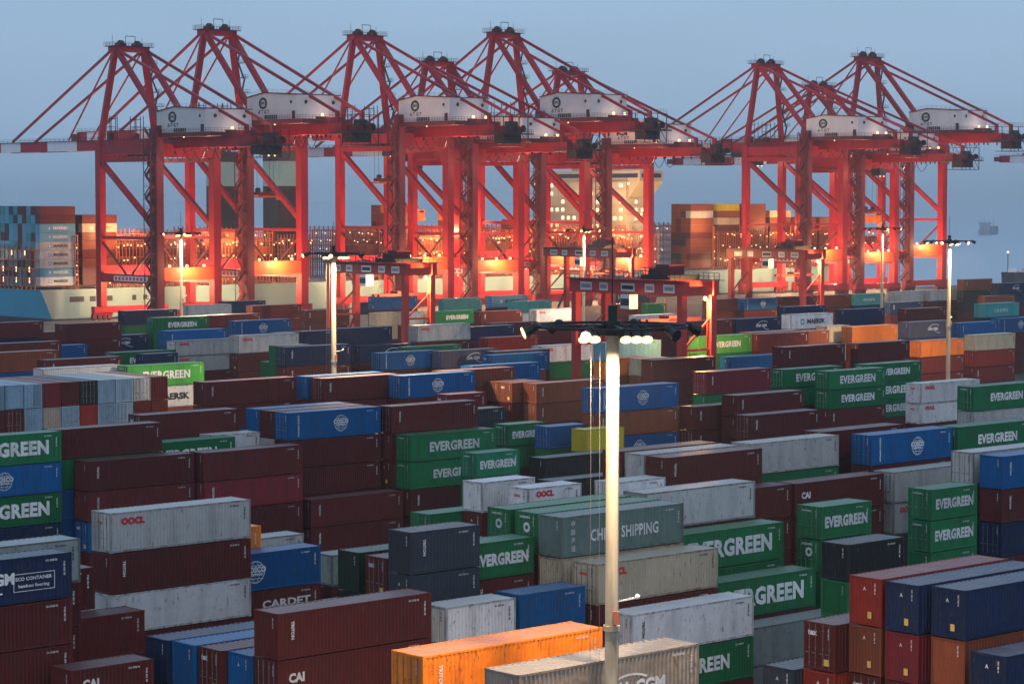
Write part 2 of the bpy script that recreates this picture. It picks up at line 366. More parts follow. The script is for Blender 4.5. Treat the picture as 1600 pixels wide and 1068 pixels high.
# ------------------------------------------------------------------ the yard, read off stack by stack
# anchor N/R (near or right top corner of the long face), pixel x, y, tiers, length, tier height, colours from the top (colour:lettering, ! = smooth reefer sides)
YARD = '''
N 172 801 5 40 2.9 gy:OO br:TR wh! br br
R 226 953 3 40 2.9 br br br
N 111 1048 3 20 2.59 br:CA br br
R 112 863 5 40 2.9 nv:CG br br br br
R 125 841 5 40 2.9 gc! br br br br
R 97 674 5 40 2.9 gn:EB bl:CO gn:EB nv br
R 148 886 4 40 2.9 br wh br br
N 1378 905 5 40 2.9 rd:PL b2:PL br:TX br br
N 1436 916 5 40 2.9 nv:PL mr:PL br br br
N 1509 924 5 40 2.9 nv:PL b2 br br br
N 1572 1027 4 40 2.9 nv:PL br br br
N 1305 978 4 40 2.9 br:TX rd:PL br br
N 1240 1047 3 40 2.9 sl:PL br br
R 1325 955 2 40 2.9 gc! gc
N 1326 852 5 20 2.59 bk gn gn br br
N 1283 793 5 20 2.59 gn:EV gn:EM gn gn gn
N 1456 766 5 20 2.59 gn:EV gn:EV gn gn gn
N 1362 681 5 40 2.9 bl:CO br br br br
N 1397 738 4 40 2.9 gy gy:OO br br
N 1243 756 4 40 2.9 br:CA br br br
N 1041 716 5 40 2.9 br:TR br br br br
R 1311 680 5 40 2.9 gy gn br br br
R 1412 663 5 40 2.9 br br br br br
N 1497 668 5 40 2.9 gn:EV br br br br
N 1567 714 5 40 2.9 bl:TR br nv br br
N 1521 708 5 40 2.9 gy br gn br br
N 1522 605 5 40 2.9 gn:EV gy br br br
N 1439 600 5 40 2.59 wh:OO wh:OO br br br
N 1295 581 5 40 2.59 gn:EV gn:EV br br br
R 1440 564 5 40 2.59 gn:EV gn:EV gn:EV br br
N 1226 543 5 45 2.9 br br br br br
N 1226 578 5 40 2.59 gn:EV gn br br br
N 1341 537 5 40 2.9 br br br br br
N 1292 510 5 20 2.9 cr br br br br
N 1332 511 5 40 2.9 os wh br br br
N 1420 504 5 40 2.9 pu:CM bl br br br
N 1439 533 4 40 2.9 os br br br
N 1523 524 4 40 2.9 cr rd br br
R 1249 516 5 40 2.9 b2 br br br br
N 1257 518 5 20 2.9 b2 br br br br
N 1236 492 5 40 2.9 wh:MK br br br br
N 1150 499 5 40 2.9 nv:CM nv br br br
N 1320 484 5 40 2.9 nv nv:CM br br br
N 1228 480 5 40 2.9 nv nv br br br
N 1335 460 4 40 2.9 te:CN nv br br
N 1224 464 4 40 2.9 br br br br
N 1281 462 4 40 2.9 br br br br
N 1163 467 4 40 2.9 bl:CO br br br
N 1398 456 4 40 2.9 gy nv br br
N 1452 454 4 40 2.9 gy br br br
N 1392 473 4 40 2.9 nv br br br
N 1418 483 5 40 2.9 br br br br br
N 1537 475 5 40 2.9 te:CN nv br br br
N 1564 498 4 40 2.9 bl:CO br br br
N 1500 505 4 40 2.9 bl te br br
N 1540 463 4 40 2.9 b2 br br br
N 1507 437 5 40 2.9 b2 bk bk br br
N 1562 443 5 40 2.9 nv:CM nv br br br
N 1104 582 5 40 2.9 mr gn br br br
N 1085 636 4 40 2.9 br:TR br:TR br br
R 1281 640 4 40 2.9 br br br br
R 1256 610 5 40 2.59 br br br br br
N 930 608 5 45 2.9 bl:CO b2 bl:CO br br
N 916 672 4 20 2.59 ye gn br br
N 860 667 4 20 2.59 bl gn br br
N 793 664 4 20 2.59 gn:EV gn br br
N 838 600 5 40 2.59 b2:TR b2:TR br br br
N 800 598 5 20 2.59 b2 br br br br
N 779 597 5 20 2.59 b2 br br br br
N 968 560 5 20 2.59 os b2 br br br
N 1001 561 5 20 2.59 cr b2 br br br
R 1033 531 5 40 2.9 lb or br br br
N 1022 563 5 40 2.9 br br br br br
N 1075 541 4 20 2.9 li br br br
R 1178 522 5 40 2.9 lg:EV gn bl br br
N 1143 557 4 40 2.9 bl br br br
N 1184 566 4 20 2.59 lg br br br
R 1145 499 5 40 2.9 br br br br br
N 1184 523 5 40 2.9 br br br br br
N 627 587 5 40 2.9 bl:CO br br br br
N 505 592 5 40 2.9 br:TR br br br br
N 320 598 5 45 2.9 br:TR br bl br br
N 481 589 5 40 2.9 bl br br br br
N 451 646 5 40 2.9 bl:CO br br br br
N 428 643 5 40 2.9 br gy br br br
N 405 640 5 40 2.9 bl br br br br
N 612 636 5 40 2.9 br:TR br br br br
N 641 680.5 4 40 2.9 gn:EV gn:EV br:TR br
N 744 709 4 20 2.59 g2:EV gn gn br
R 789 636 4 40 2.9 sl sl br br
R 760 613 5 20 2.59 mr br br br br
R 805 575 5 40 2.9 b2 br br br br
R 845 566 5 40 2.9 bl sl br br br
N 594 552 4 40 2.9 bl:CO br br br
N 690 549 4 40 2.9 pu:CM br br br
N 773 550 4 40 2.9 sl br br br
R 722 538 4 40 2.9 gn br br br
N 562 541 4 40 2.9 nv:CM br br br
N 525 514 5 40 2.9 nv nv br br br
N 652 509 5 40 2.9 gy:OO br br br br
N 732 511 4 40 2.9 nv br br br
N 680 487 4 40 2.9 gn:EV nv br br
N 752 487 4 40 2.9 br br br br
N 768 463 4 40 2.9 lb:MK br br br
N 695 467 4 40 2.9 te br br br
N 586 464 5 40 2.9 bl br br br br
N 560 473 4 40 2.9 nv:CM cr br br
N 588 489 4 20 2.9 cr cr br br
N 628 488 4 20 2.9 gy br br br
N 395 478 5 40 2.9 br br br br br
N 478 485 4 40 2.9 br br br br
N 372 525 5 40 2.9 gy:OO br br br br
N 369 502 5 40 2.9 bl:CO gy br br br
R 524 516 5 40 2.9 nv br br br br
N 447 543 5 40 2.9 nv:TR br:TR br br br
N 435 541 5 20 2.9 gn gn gn br br
N 421 566 4 20 2.9 gn br br br
N 267 533 5 40 2.59 gy:OO gy:OO br br br
R 355 514 5 40 2.9 bl br br br br
N 240 497 5 40 2.9 gn:EV gn gn br br
N 326 493 5 40 2.9 br br br br br
N 195 486 5 40 2.9 nv gn br br br
R 362 475 4 40 2.9 gy br br br
R 415 469 4 40 2.9 nv br br br
R 190 503 5 40 2.9 br br br br br
N 142 526 4 40 2.9 nv:CM br br br
R 137 516 4 40 2.9 br br br br
R 68 502 5 40 2.9 br nv br br br
R 60 521 4 40 2.9 nv br br br
R 136 538 4 40 2.9 bl br br br
R 96 533 5 40 2.9 br br br br br
R 91 547 5 40 2.9 b2 bl br br br
R 191 557 5 40 2.9 br:TR br br br br
R 192 570 5 40 2.9 wh br br br br
N 183 551 4 40 2.9 gn:EV gn br br
R 278 551 5 20 2.59 nv br br br br
R 319 566 5 40 2.9 lg:EV wh:MK b2 br br
R 250 656 5 40 2.9 br gn bl bl br
R 375 642 5 40 2.9 br br br br br
R 367 681 5 40 2.9/2.32 gn:EV br br br br
R 408 677 5 20 2.9/2.32 wh br br br br
N 137 722 4 40 2.9 br:TR br:TR bl br
N 318 708 4 40 2.9 br mr br br
R 475 833 3 40 2.9 gy gy br
N 486 781 2 40 2.9 br:TR br:TR
N 561 864 4 40 2.9 dg bk br br
N 605 873 4 40 2.9 br:TX br br br
N 650 832 5 20 2.9 sl sl sl br br
R 828 840 5 20 2.59 gn:EV br br br br
N 841 803 5 40 2.9 gn:EM br br br br
N 797 797 5 40 2.9 gn:EM br br br br
R 756 795 4 20 2.59 gn gn br br
N 882 809 5 40 2.9 cs:CH cr br br br
N 935 882 4 40 2.9 cr:OO br br br
N 987 961 3 40 2.9 wh!:TR gn:EV br
R 1225 815 4 40 2.9 gn:EB gn br br
R 1271 888 3 40 2.9 gn:EB br br
R 1180 752 5 40 2.9 gy! br br br br
R 1237 756 4 40 2.9 br br:PL br br
N 825 764 5 20 2.59 wh:OO br br br br
R 836 745 5 20 2.59 wh br br br br
R 1040 746 5 20 2.59 wh! br br br br
N 850 716 3 40 2.9 bk bk bk
R 1000 737 3 40 2.9 bk bk bk
N 1007 711 5 40 2.9 gy br br br br
N 972 706 5 40 2.9 br br br br br
R 502 855 4 40 2.9/2.35 bl:CO br:GD br br
R 408 822 4 20 2.9 oR bl br br
N 434 958 4 40 2.9 br br:CA br br
R 521 914 2 20 2.59 br br
N 507 869 3 20 2.59 gc br br
R 640 925 2 40 2.9 cr br
N 697 950 4 20 2.59 wh br br br
N 812 930 4 20 2.59 bl br br br
N 661 1027 5 40 2.9 oR:TR br br br br
R 1092 1006 5 40 2.9 ck:CB br br br br
N 261 1001 3 40 2.9 nv nv br
N 303 1008 3 40 2.9 bl br br
N 345 1017 3 40 2.9 br:TX br br
N 392 1027 3 40 2.9 bl br br
N 962 458 4 40 2.9 sl br br br
N 965 475 4 20 2.9 br br br br
N 1013 475 4 20 2.9 gn gn br br
R 1058 490 4 40 2.9 wh br br br
R 1162 466 4 40 2.9 br br br br
R 905 513 4 40 2.9 br br br br
R 1060 510 4 40 2.9 br br br br
N 845 541 4 40 2.9 wh:OO gn br br
R 857 550 4 40 2.9 bl br br br
R 841 524 4 40 2.9 rd br br br
R 862 469 4 40 2.9 te wh br br
N 838 484 4 40 2.9 wh:OO br br br
R 840 502 4 40 2.9 br br br br
R 853 577 5 40 2.59 b2 br br br br
'''
LEN = {'20': 6.06, '40': 12.19, '45': 13.72}
stacks = []
for ln in YARD.strip().splitlines():
    a = ln.split(); x, y, n, L, h = float(a[1]), float(a[2]), int(a[3]), LEN[a[4]], float(a[5].split('/')[0])
    h2 = float(a[5].split('/')[-1])
    u, v = at(x, y, h + (n - 1) * h2)
    if a[0] == 'R': u -= L
    stacks.append(dict(u=u, v=v, du=L, dv=WD, L=L, h=h, h2=h2, n=n, t=[c.replace('or', 'oR') if c == 'or' else c for c in a[6:]], rot=0, ln=ln))
# the block of containers that stand with their ends towards us (upper left)
bu, bv = at(262, 588, 14.5)
topc = 'gb gb gb mr br bk gb gb gy br'.split(); lowc = 'br br gb ck gb rd gb gb br br'.split()
for i in range(12):
    j = 9 - i
    t1 = topc[j] if j >= 0 else 'gb'; t2 = lowc[j] if j >= 0 else 'br'
    stacks.append(dict(u=bu - (i + 1) * 2.56 + .12, v=bv, du=WD, dv=12.19, L=12.19, h=2.9, n=5, t=[t1, t2, 'br', 'br', 'br'], rot=1, ln='block'))
# push overlapping footprints apart along the line of sight
for it in range(60):
    moved = 0
    for i in range(len(stacks)):
        a = stacks[i]
        for j in range(i + 1, len(stacks)):
            b = stacks[j]
            ou = min(a['u'] + a['du'], b['u'] + b['du']) - max(a['u'], b['u']); ov = min(a['v'] + a['dv'], b['v'] + b['dv']) - max(a['v'], b['v'])
            if ou > -.05 and ov > -.08:
                moved += 1
                if ou < 1.6 and ou < ov * 1.5:
                    s = (ou + .08) / 2 * (1 if a['u'] < b['u'] else -1); a['u'] -= s; b['u'] += s
                else:
                    s = (ov + .12) / 2 * (1 if a['v'] < b['v'] else -1)
                    for c, w in ((a, -s), (b, s)):
                        p = uv2w(c['u'], c['v']); t = p.x / p.y
                        c['v'] += w; c['u'] += w * (t * CT + ST) / (-t * ST + CT)
    if not moved: break
print('YARD overlaps left', moved, 'stacks', len(stacks))
conts = []      # every container: (u, v, z, L, h, colour, lettering, smooth, rot, tier from top, stack)
for si, s in enumerate(stacks):
    for k, c in enumerate(s['t']):
        z = s.get('h2', s['h']) * (s['n'] - 1 - k)
        if z < -.01: continue
        c, _, lg = c.partition(':'); sm = c.endswith('!'); c = c.rstrip('!')
        conts.append(dict(u=s['u'], v=s['v'], z=z + .02 * (s['n'] - 1 - k), L=s['L'], h=(s['h'] if k == 0 else s.get('h2', s['h'])) - .02, c=c, lg=lg, sm=sm, rot=s['rot'], k=k, n=s['n'], s=si, ship=0))
#SHIP_CONTAINERS
VQ = 618.0                                        # waterside crane rail
SHU = 377.0; SHV = VQ + 9                          # stern corner of the moored ship, on its quay side
DECK = 9.0
rs = random.Random(5)
shipcols = 'b2 br b2 rd lb te bk gy b2 cr br lb nv wh'.split()
def bay(u0, ntop, rows, depth=12.19, cols=shipcols, near=None, v0=0, low=0):
    for r in range(rows):
        for k in range(ntop):
            if k < low: continue
            c = rs.choice(cols); lg = ''
            if r == 0 and near and k < len(near): c, _, lg = near[k].partition(':')
            elif r == 0 and u0 < SHU + 3 and rs.random() < .3: c, lg = 'lb', 'MW'
            conts.append(dict(u=u0, v=SHV + 1.6 + v0 + r * 2.52, z=DECK + 1.2 + k * 2.62, L=depth, h=2.59, c=c, lg=lg, sm=False, rot=0, k=ntop - 1 - k, n=ntop, s=1000 + int(u0), ship=1))
stern_cols = 'lb te lb br nv lb te sl br lb'.split()
bay(SHU + 1, 9, 22, cols=stern_cols, near=['wh:MK', 'lb:MW', 'gy:MK', 'gy:MK', 'gy:MK', 'lb:MW', 'lb:MW', 'br', 'br'])
bay(SHU + 15.6, 8, 7, near=['br', 'br', 'b2', 'br', 'b2', 'br', 'ck:MK', 'br'], cols=['b2', 'rd', 'br'])
for i in range(2, 17):
    u0 = SHU + 1 + i * 14.6
    if i in (6, 7): continue
    n = {2: 5, 3: 4, 4: 5, 5: 4, 8: 4, 9: 9, 10: 5, 11: 9, 12: 4, 13: 7, 14: 5, 15: 4, 16: 4}[i]
    for q in (0, 1): bay(u0 + q * 6.15, n, 3, 6.06, cols=['b2', 'br', 'b2', 'rd', 'b2', 'b2', 'oR'])
for i in range(19, 27):
    n = {19: 9, 20: 9, 21: 9, 22: 8, 23: 7, 24: 7, 25: 6, 26: 4}[i]
    bay(SHU + 1 + i * 14.6, n, 4, cols=['b2', 'br', 'b2', 'sl', 'b2', 'br', 'rd'], near={19: ['b2', 'br', 'b2', 'b2', 'br', 'b2', 'b2', 'gy', 'b2'], 20: ['br', 'b2', 'b2', 'rd', 'b2', 'br', 'cr:MK', 'b2', 'ye:MK'], 22: ['b2', 'br', 'rd', 'br', 'b2', 'br', 'b2', 'cr:MK']}.get(i, ['b2', 'br', 'rd', 'b2', 'br', 'b2', 'rd', 'b2', 'b2']))

# ------------------------------------------------------------------ which containers does the camera see, and how much of each (a small z-buffer)
def visible_counts(items, Wd=800, Hd=534):
    zb = np.full((Hd, Wd), 1e9); ib = np.full((Hd, Wd), -1, int)
    kx = Wd / 1600
    for idx, c in enumerate(items):
        du, dv = (WD, c['L']) if c['rot'] else (c['L'], WD)
        u0, v0, z0 = c['u'], c['v'], c['z']; u1, v1, z1 = u0 + du, v0 + dv, z0 + c['h']
        for q in (((u0, v0, z0), (u1, v0, z0), (u1, v0, z1), (u0, v0, z1)), ((u0, v1, z0), (u0, v0, z0), (u0, v0, z1), (u0, v1, z1)), ((u0, v0, z1), (u1, v0, z1), (u1, v1, z1), (u0, v1, z1))):
            P = [proj(*p) for p in q]
            if min(p[2] for p in P) < 5: continue
            X = np.array([p[0] * kx for p in P]); Y = np.array([p[1] * kx for p in P]); iz = np.array([1 / p[2] for p in P])
            x0, x1 = max(0, int(X.min())), min(Wd - 1, int(X.max()) + 1); y0, y1 = max(0, int(Y.min())), min(Hd - 1, int(Y.max()) + 1)
            if x0 >= x1 or y0 >= y1: continue
            A = np.stack([X[:3], Y[:3], np.ones(3)], 1)
            try: co = np.linalg.solve(A, iz[:3])
            except Exception: continue
            gx, gy = np.meshgrid(np.arange(x0, x1 + 1) + .5, np.arange(y0, y1 + 1) + .5)
            ins = np.ones(gx.shape, bool); area = 0
            for i in range(4):
                j = (i + 1) % 4; area += X[i] * Y[j] - X[j] * Y[i]
            sg = 1 if area > 0 else -1
            for i in range(4):
                j = (i + 1) % 4; ins &= sg * ((X[j] - X[i]) * (gy - Y[i]) - (Y[j] - Y[i]) * (gx - X[i])) >= 0
            d = 1 / np.maximum(co[0] * gx + co[1] * gy + co[2], 1e-9)
            zz = zb[y0:y1 + 1, x0:x1 + 1]; ii = ib[y0:y1 + 1, x0:x1 + 1]; mk = ins & (d < zz)
            zz[mk] = d[mk]; ii[mk] = idx
    return np.bincount(ib[ib >= 0].ravel(), minlength=len(items)), ib
cnt, idbuf = visible_counts(conts)
rl = random.Random(11)
for i, c in enumerate(conts):
    if not c['lg'] and not c['ship'] and not c['rot'] and c['c'] in ('br', 'b2', 'mr', 'nv', 'bl', 'sl') and cnt[i] > 90:
        c['lg'] = rl.choice(['TR', 'TR', 'TX', '', '', 'PL'])
order = sorted(range(len(conts)), key=lambda i: -cnt[i])
SOLO = [i for i in order[:300] if cnt[i] > 3]
print('containers', len(conts), 'visible', int((cnt > 3).sum()), 'solo', len(SOLO), 'smallest', cnt[SOLO[-1]])
solo = set(SOLO)

# ------------------------------------------------------------------ labels
def cx_of(c):
    du, dv = (WD, c['L']) if c['rot'] else (c['L'], WD)
    return proj(c['u'] + du / 2, c['v'], c['z'] + c['h'] / 2)
seen_c = {}
ys, xs = np.nonzero(idbuf >= 0)
ids = idbuf[ys, xs]
sxm = np.bincount(ids, weights=xs, minlength=len(conts)); sym = np.bincount(ids, weights=ys, minlength=len(conts))
for i in SOLO: seen_c[i] = (sxm[i] / cnt[i] * 2, sym[i] / cnt[i] * 2)
ORD = 'first second third fourth fifth sixth seventh eighth ninth tenth'.split()
def desc(c):
    d = WORD[c['c']] + (' short' if c['L'] < 8 else ' long') + ' container'
    if c['lg']: d += ', ' + LOGOWORD[c['lg']]
    return d
def tierword(c): return 'top of its stack' if c['k'] == 0 else ORD[min(c['k'], 9)] + ' below the top'
def make_labels():
    base = {i: (desc(conts[i]) if not conts[i]['ship'] else desc(conts[i]).replace(' long', '').replace('container', 'container aboard ship')) for i in SOLO}
    landmarks = [i for i in SOLO if conts[i]['k'] == 0 and cnt[i] > 60 and not conts[i]['ship'] and conts[i]['c'] not in ('br',)]
    lmname = {i: WORD[conts[i]['c']] + (' short' if conts[i]['L'] < 8 else ' long') + ' one' + (' with emblem' if conts[i]['lg'] == 'CO' else ' with lettering' if conts[i]['lg'] in ('EV', 'CM', 'CH', 'CG', 'MK') else '') for i in landmarks}
    out = {}; byk = {}
    for i in SOLO:
        x, y = seen_c[i]
        t = 'on top' if conts[i]['k'] == 0 else ('one below top' if conts[i]['k'] == 1 else ('two below top' if conts[i]['k'] == 2 else 'low in its stack'))
        byk.setdefault((base[i], t), []).append(i)
    def zone(x, y):
        r = 'far' if y < 515 else 'back' if y < 600 else 'middle' if y < 740 else 'near' if y < 900 else 'nearest'
        return r + ' rows'
    for (b, t), L in byk.items():
        if len(L) == 1: out[L[0]] = b + ', ' + t; continue
        zz = {}
        for i in L: zz.setdefault(zone(*seen_c[i]) if not conts[i]['ship'] else 'deck', []).append(i)
        for z, M in zz.items():
            M.sort(key=lambda i: seen_c[i][0])
            for k, i in enumerate(M):
                zt = '' if z == 'deck' else ', ' + z
                if len(M) == 1: out[i] = b + ', ' + t + zt
                else:
                    pos = 'leftmost' if k == 0 else 'rightmost' if k == len(M) - 1 else (ORD[k] if k < 10 else str(k + 1) + 'th') + ' from left'
                    out[i] = b + ', ' + t + zt + ', ' + pos
    return out
LABELS = make_labels()

# ------------------------------------------------------------------ build the containers
rest = {}
for i, c in enumerate(conts):
    if i in solo: continue
    rest.setdefault((c['c']), []).append(c)
gr = GB()
for col, L in rest.items():
    m = pm(col); r = rm(col)
    for c in L:
        du, dv = (WD, c['L']) if c['rot'] else (c['L'], WD)
        a = uv2w(c['u'], c['v'], c['z']); U = Vector((CT, ST, 0)); V = Vector((-ST, CT, 0)); Z = Vector((0, 0, 1))
        def bx(x0, x1, y0, y1, z0, z1, mm, top=True):
            vs = [a + U * x + V * y + Z * z for z in (z0, z1) for x, y in ((x0, y0), (x1, y0), (x1, y1), (x0, y1))]
            gr.add(vs, [(0, 3, 2, 1), (0, 1, 5, 4), (1, 2, 6, 5), (2, 3, 7, 6), (3, 0, 4, 7)] , mm); gr.add(vs[4:], [(0, 1, 2, 3)], r)
        bx(0, du, 0, dv, 0, c['h'], m)
ro = gr.obj('stacked_containers'); tag(ro, 'the many further containers that show only slivers between and behind the others', 'containers', 'shipping containers in the yard', 'stuff')

def slot(o, mats):
    for k, m in enumerate(mats):
        if k < len(o.material_slots): o.material_slots[k].link = 'OBJECT'; o.material_slots[k].material = m
SKIN = {}
for i in SOLO:
    c = conts[i]; L, h = c['L'], c['h']; m, r = pm(c['c']), rm(c['c'])
    grp = 'containers on the moored ship' if c['ship'] else 'shipping containers in the yard'
    rz = TH + (math.pi / 2 if c['rot'] else 0)
    loc = uv2w(c['u'] + (WD if c['rot'] else 0), c['v'], c['z'])
    if c['rot']: rz = TH + math.pi / 2
    big = cnt[i] >= 90 and not c['ship']
    if big:
        o = link('shipping_container', None); kids = []
        def part(nm, me, mt, mw=None):
            q = link(nm, me, o)
            if mt is not None: slot(q, [mt])
            if mw is not None: q.matrix_local = mw
            return q
        part('frame', kit('frame', L, h), fm(c['c']))
        sp = 'smooth_panel' if c['sm'] else 'side_panel'
        back = Matrix.Translation((L, WD, 0)) @ Matrix.Rotation(math.pi, 4, 'Z')
        if not c['rot']:
            part('side_panel', kit(sp, L, h), m); part('side_panel', kit(sp, L, h), m, back)
        else:
            part('side_panel', kit(sp, L, h), m); part('side_panel', kit(sp, L, h), m, back)
        part('roof_panel', kit('roof_panel', L, h), r)
        near_door = c['lg'] in ('EV', 'EB', 'EM', 'CO', 'TX') or (i * 7) % 3 == 0
        if c['lg'] == 'PL': near_door = False
        fr, bk_ = Matrix.Identity(4), back
        dm = bk_ if not near_door else fr
        if near_door != bool(c['rot']) or near_door:
            pass
        part('end_panel', kit('end_panel', L, h), m, back if near_door else fr)
        for yy in (.15, 1.22):
            d = part('door', kit('door', L, h), m, (fr if near_door else back) @ Matrix.Translation((0, yy, 0)))
            link('locking_rod', kit('locking_rod', L, h), d)
    else:
        key = (L, h)
        o = link('shipping_container', kit('shell', L, h)); slot(o, [m, r])
    if not c['rot'] and (c['lg'] or big):
        q = link('lettering', logo(c['lg'] or 'NO', L, h, c['c'], (c['s'] * 5 + c['k']) % 3 if c['lg'] in ('EV', 'CO') else 0), o)
    o.location = loc; o.rotation_euler = (0, 0, rz)
    tag(o, LABELS[i], 'container', grp)
M_LEGD = mat('crane_red_unlit', (.20, .02, .03), .6, dirt=.6, scale=.5, dirtcol=(.07, .02, .025))  # near landside leg: its lack of lamplight is put into a darker red
# ------------------------------------------------------------------ ground, quay and sea
QE = VQ + 4.5
def flat(name, pts, z, m, thick=None):
    g = GB(); n = len(pts)
    top = [uv2w(u, v, z) for u, v in pts]
    if thick: bot = [p - Vector((0, 0, thick)) for p in top]; g.add(top + bot, [tuple(range(n))] + [(i, i + n, (i + 1) % n + n, (i + 1) % n) for i in range(n)], m)
    else: g.add(top, [tuple(range(n))], m)
    return tag(g.obj(name), kind='structure')
M_ASPH = mat('yard_asphalt', (.055, .055, .056), .8, dirt=.6, scale=.08, dirtcol=(.09, .085, .08), streak=False)
flat('ground', [(-2500, -1500), (2600, -1500), (2600, QE), (-2500, QE)], 0, M_ASPH, 6)
flat('quay_apron', [(-600, VQ - 45), (1500, VQ - 45), (1500, QE - .1), (-600, QE - .1)], .004, M_CONC)
M_PAINTW = mat('road_paint', (.6, .58, .5), .7, dirt=.5, scale=2)
gq = GB()
for k in range(-20, 60): gq.add([uv2w(k * 30 + a, VQ - 20 + b, .009) for a, b in ((0, 0), (9, 0), (9, .25), (0, .25))], [(0, 1, 2, 3)], M_PAINTW)
tag(gq.obj('road_marking'), kind='structure')
wm = bpy.data.materials.new('sea_water'); wm.use_nodes = True; MATS['sea'] = wm; t_ = wm.node_tree; b_ = t_.nodes['Principled BSDF']
b_.inputs['Base Color'].default_value = (.34, .49, .63, 1); b_.inputs['Roughness'].default_value = .32; b_.inputs['IOR'].default_value = 1.33
n_ = t_.nodes.new('ShaderNodeTexNoise'); n_.inputs['Scale'].default_value = .12; n_.inputs['Detail'].default_value = 5; c_ = t_.nodes.new('ShaderNodeTexCoord')
p_ = t_.nodes.new('ShaderNodeBump'); p_.inputs['Strength'].default_value = .5; p_.inputs['Distance'].default_value = .8
t_.links.new(c_.outputs['Object'], n_.inputs['Vector']); t_.links.new(n_.outputs[0], p_.inputs['Height']); t_.links.new(p_.outputs[0], b_.inputs['Normal'])
flat('sea', [(-9000, QE - 2), (12000, QE - 2), (12000, 14000), (-9000, 14000)], -3.5, wm)

def plight(name, parent, loc, power, color, size=.4, spot=None, rot=None):
    l = bpy.data.lights.new(name, 'SPOT' if spot else 'POINT'); l.energy = power; l.color = color; l.shadow_soft_size = size
    if spot: l.spot_size = math.radians(spot); l.spot_blend = .5
    o = bpy.data.objects.new(name, l); COL.objects.link(o); o.parent = parent; o.location = loc
    if rot: o.rotation_euler = rot
    return o
WARM, AMBER = (1, .70, .40), (1, .47, .19)

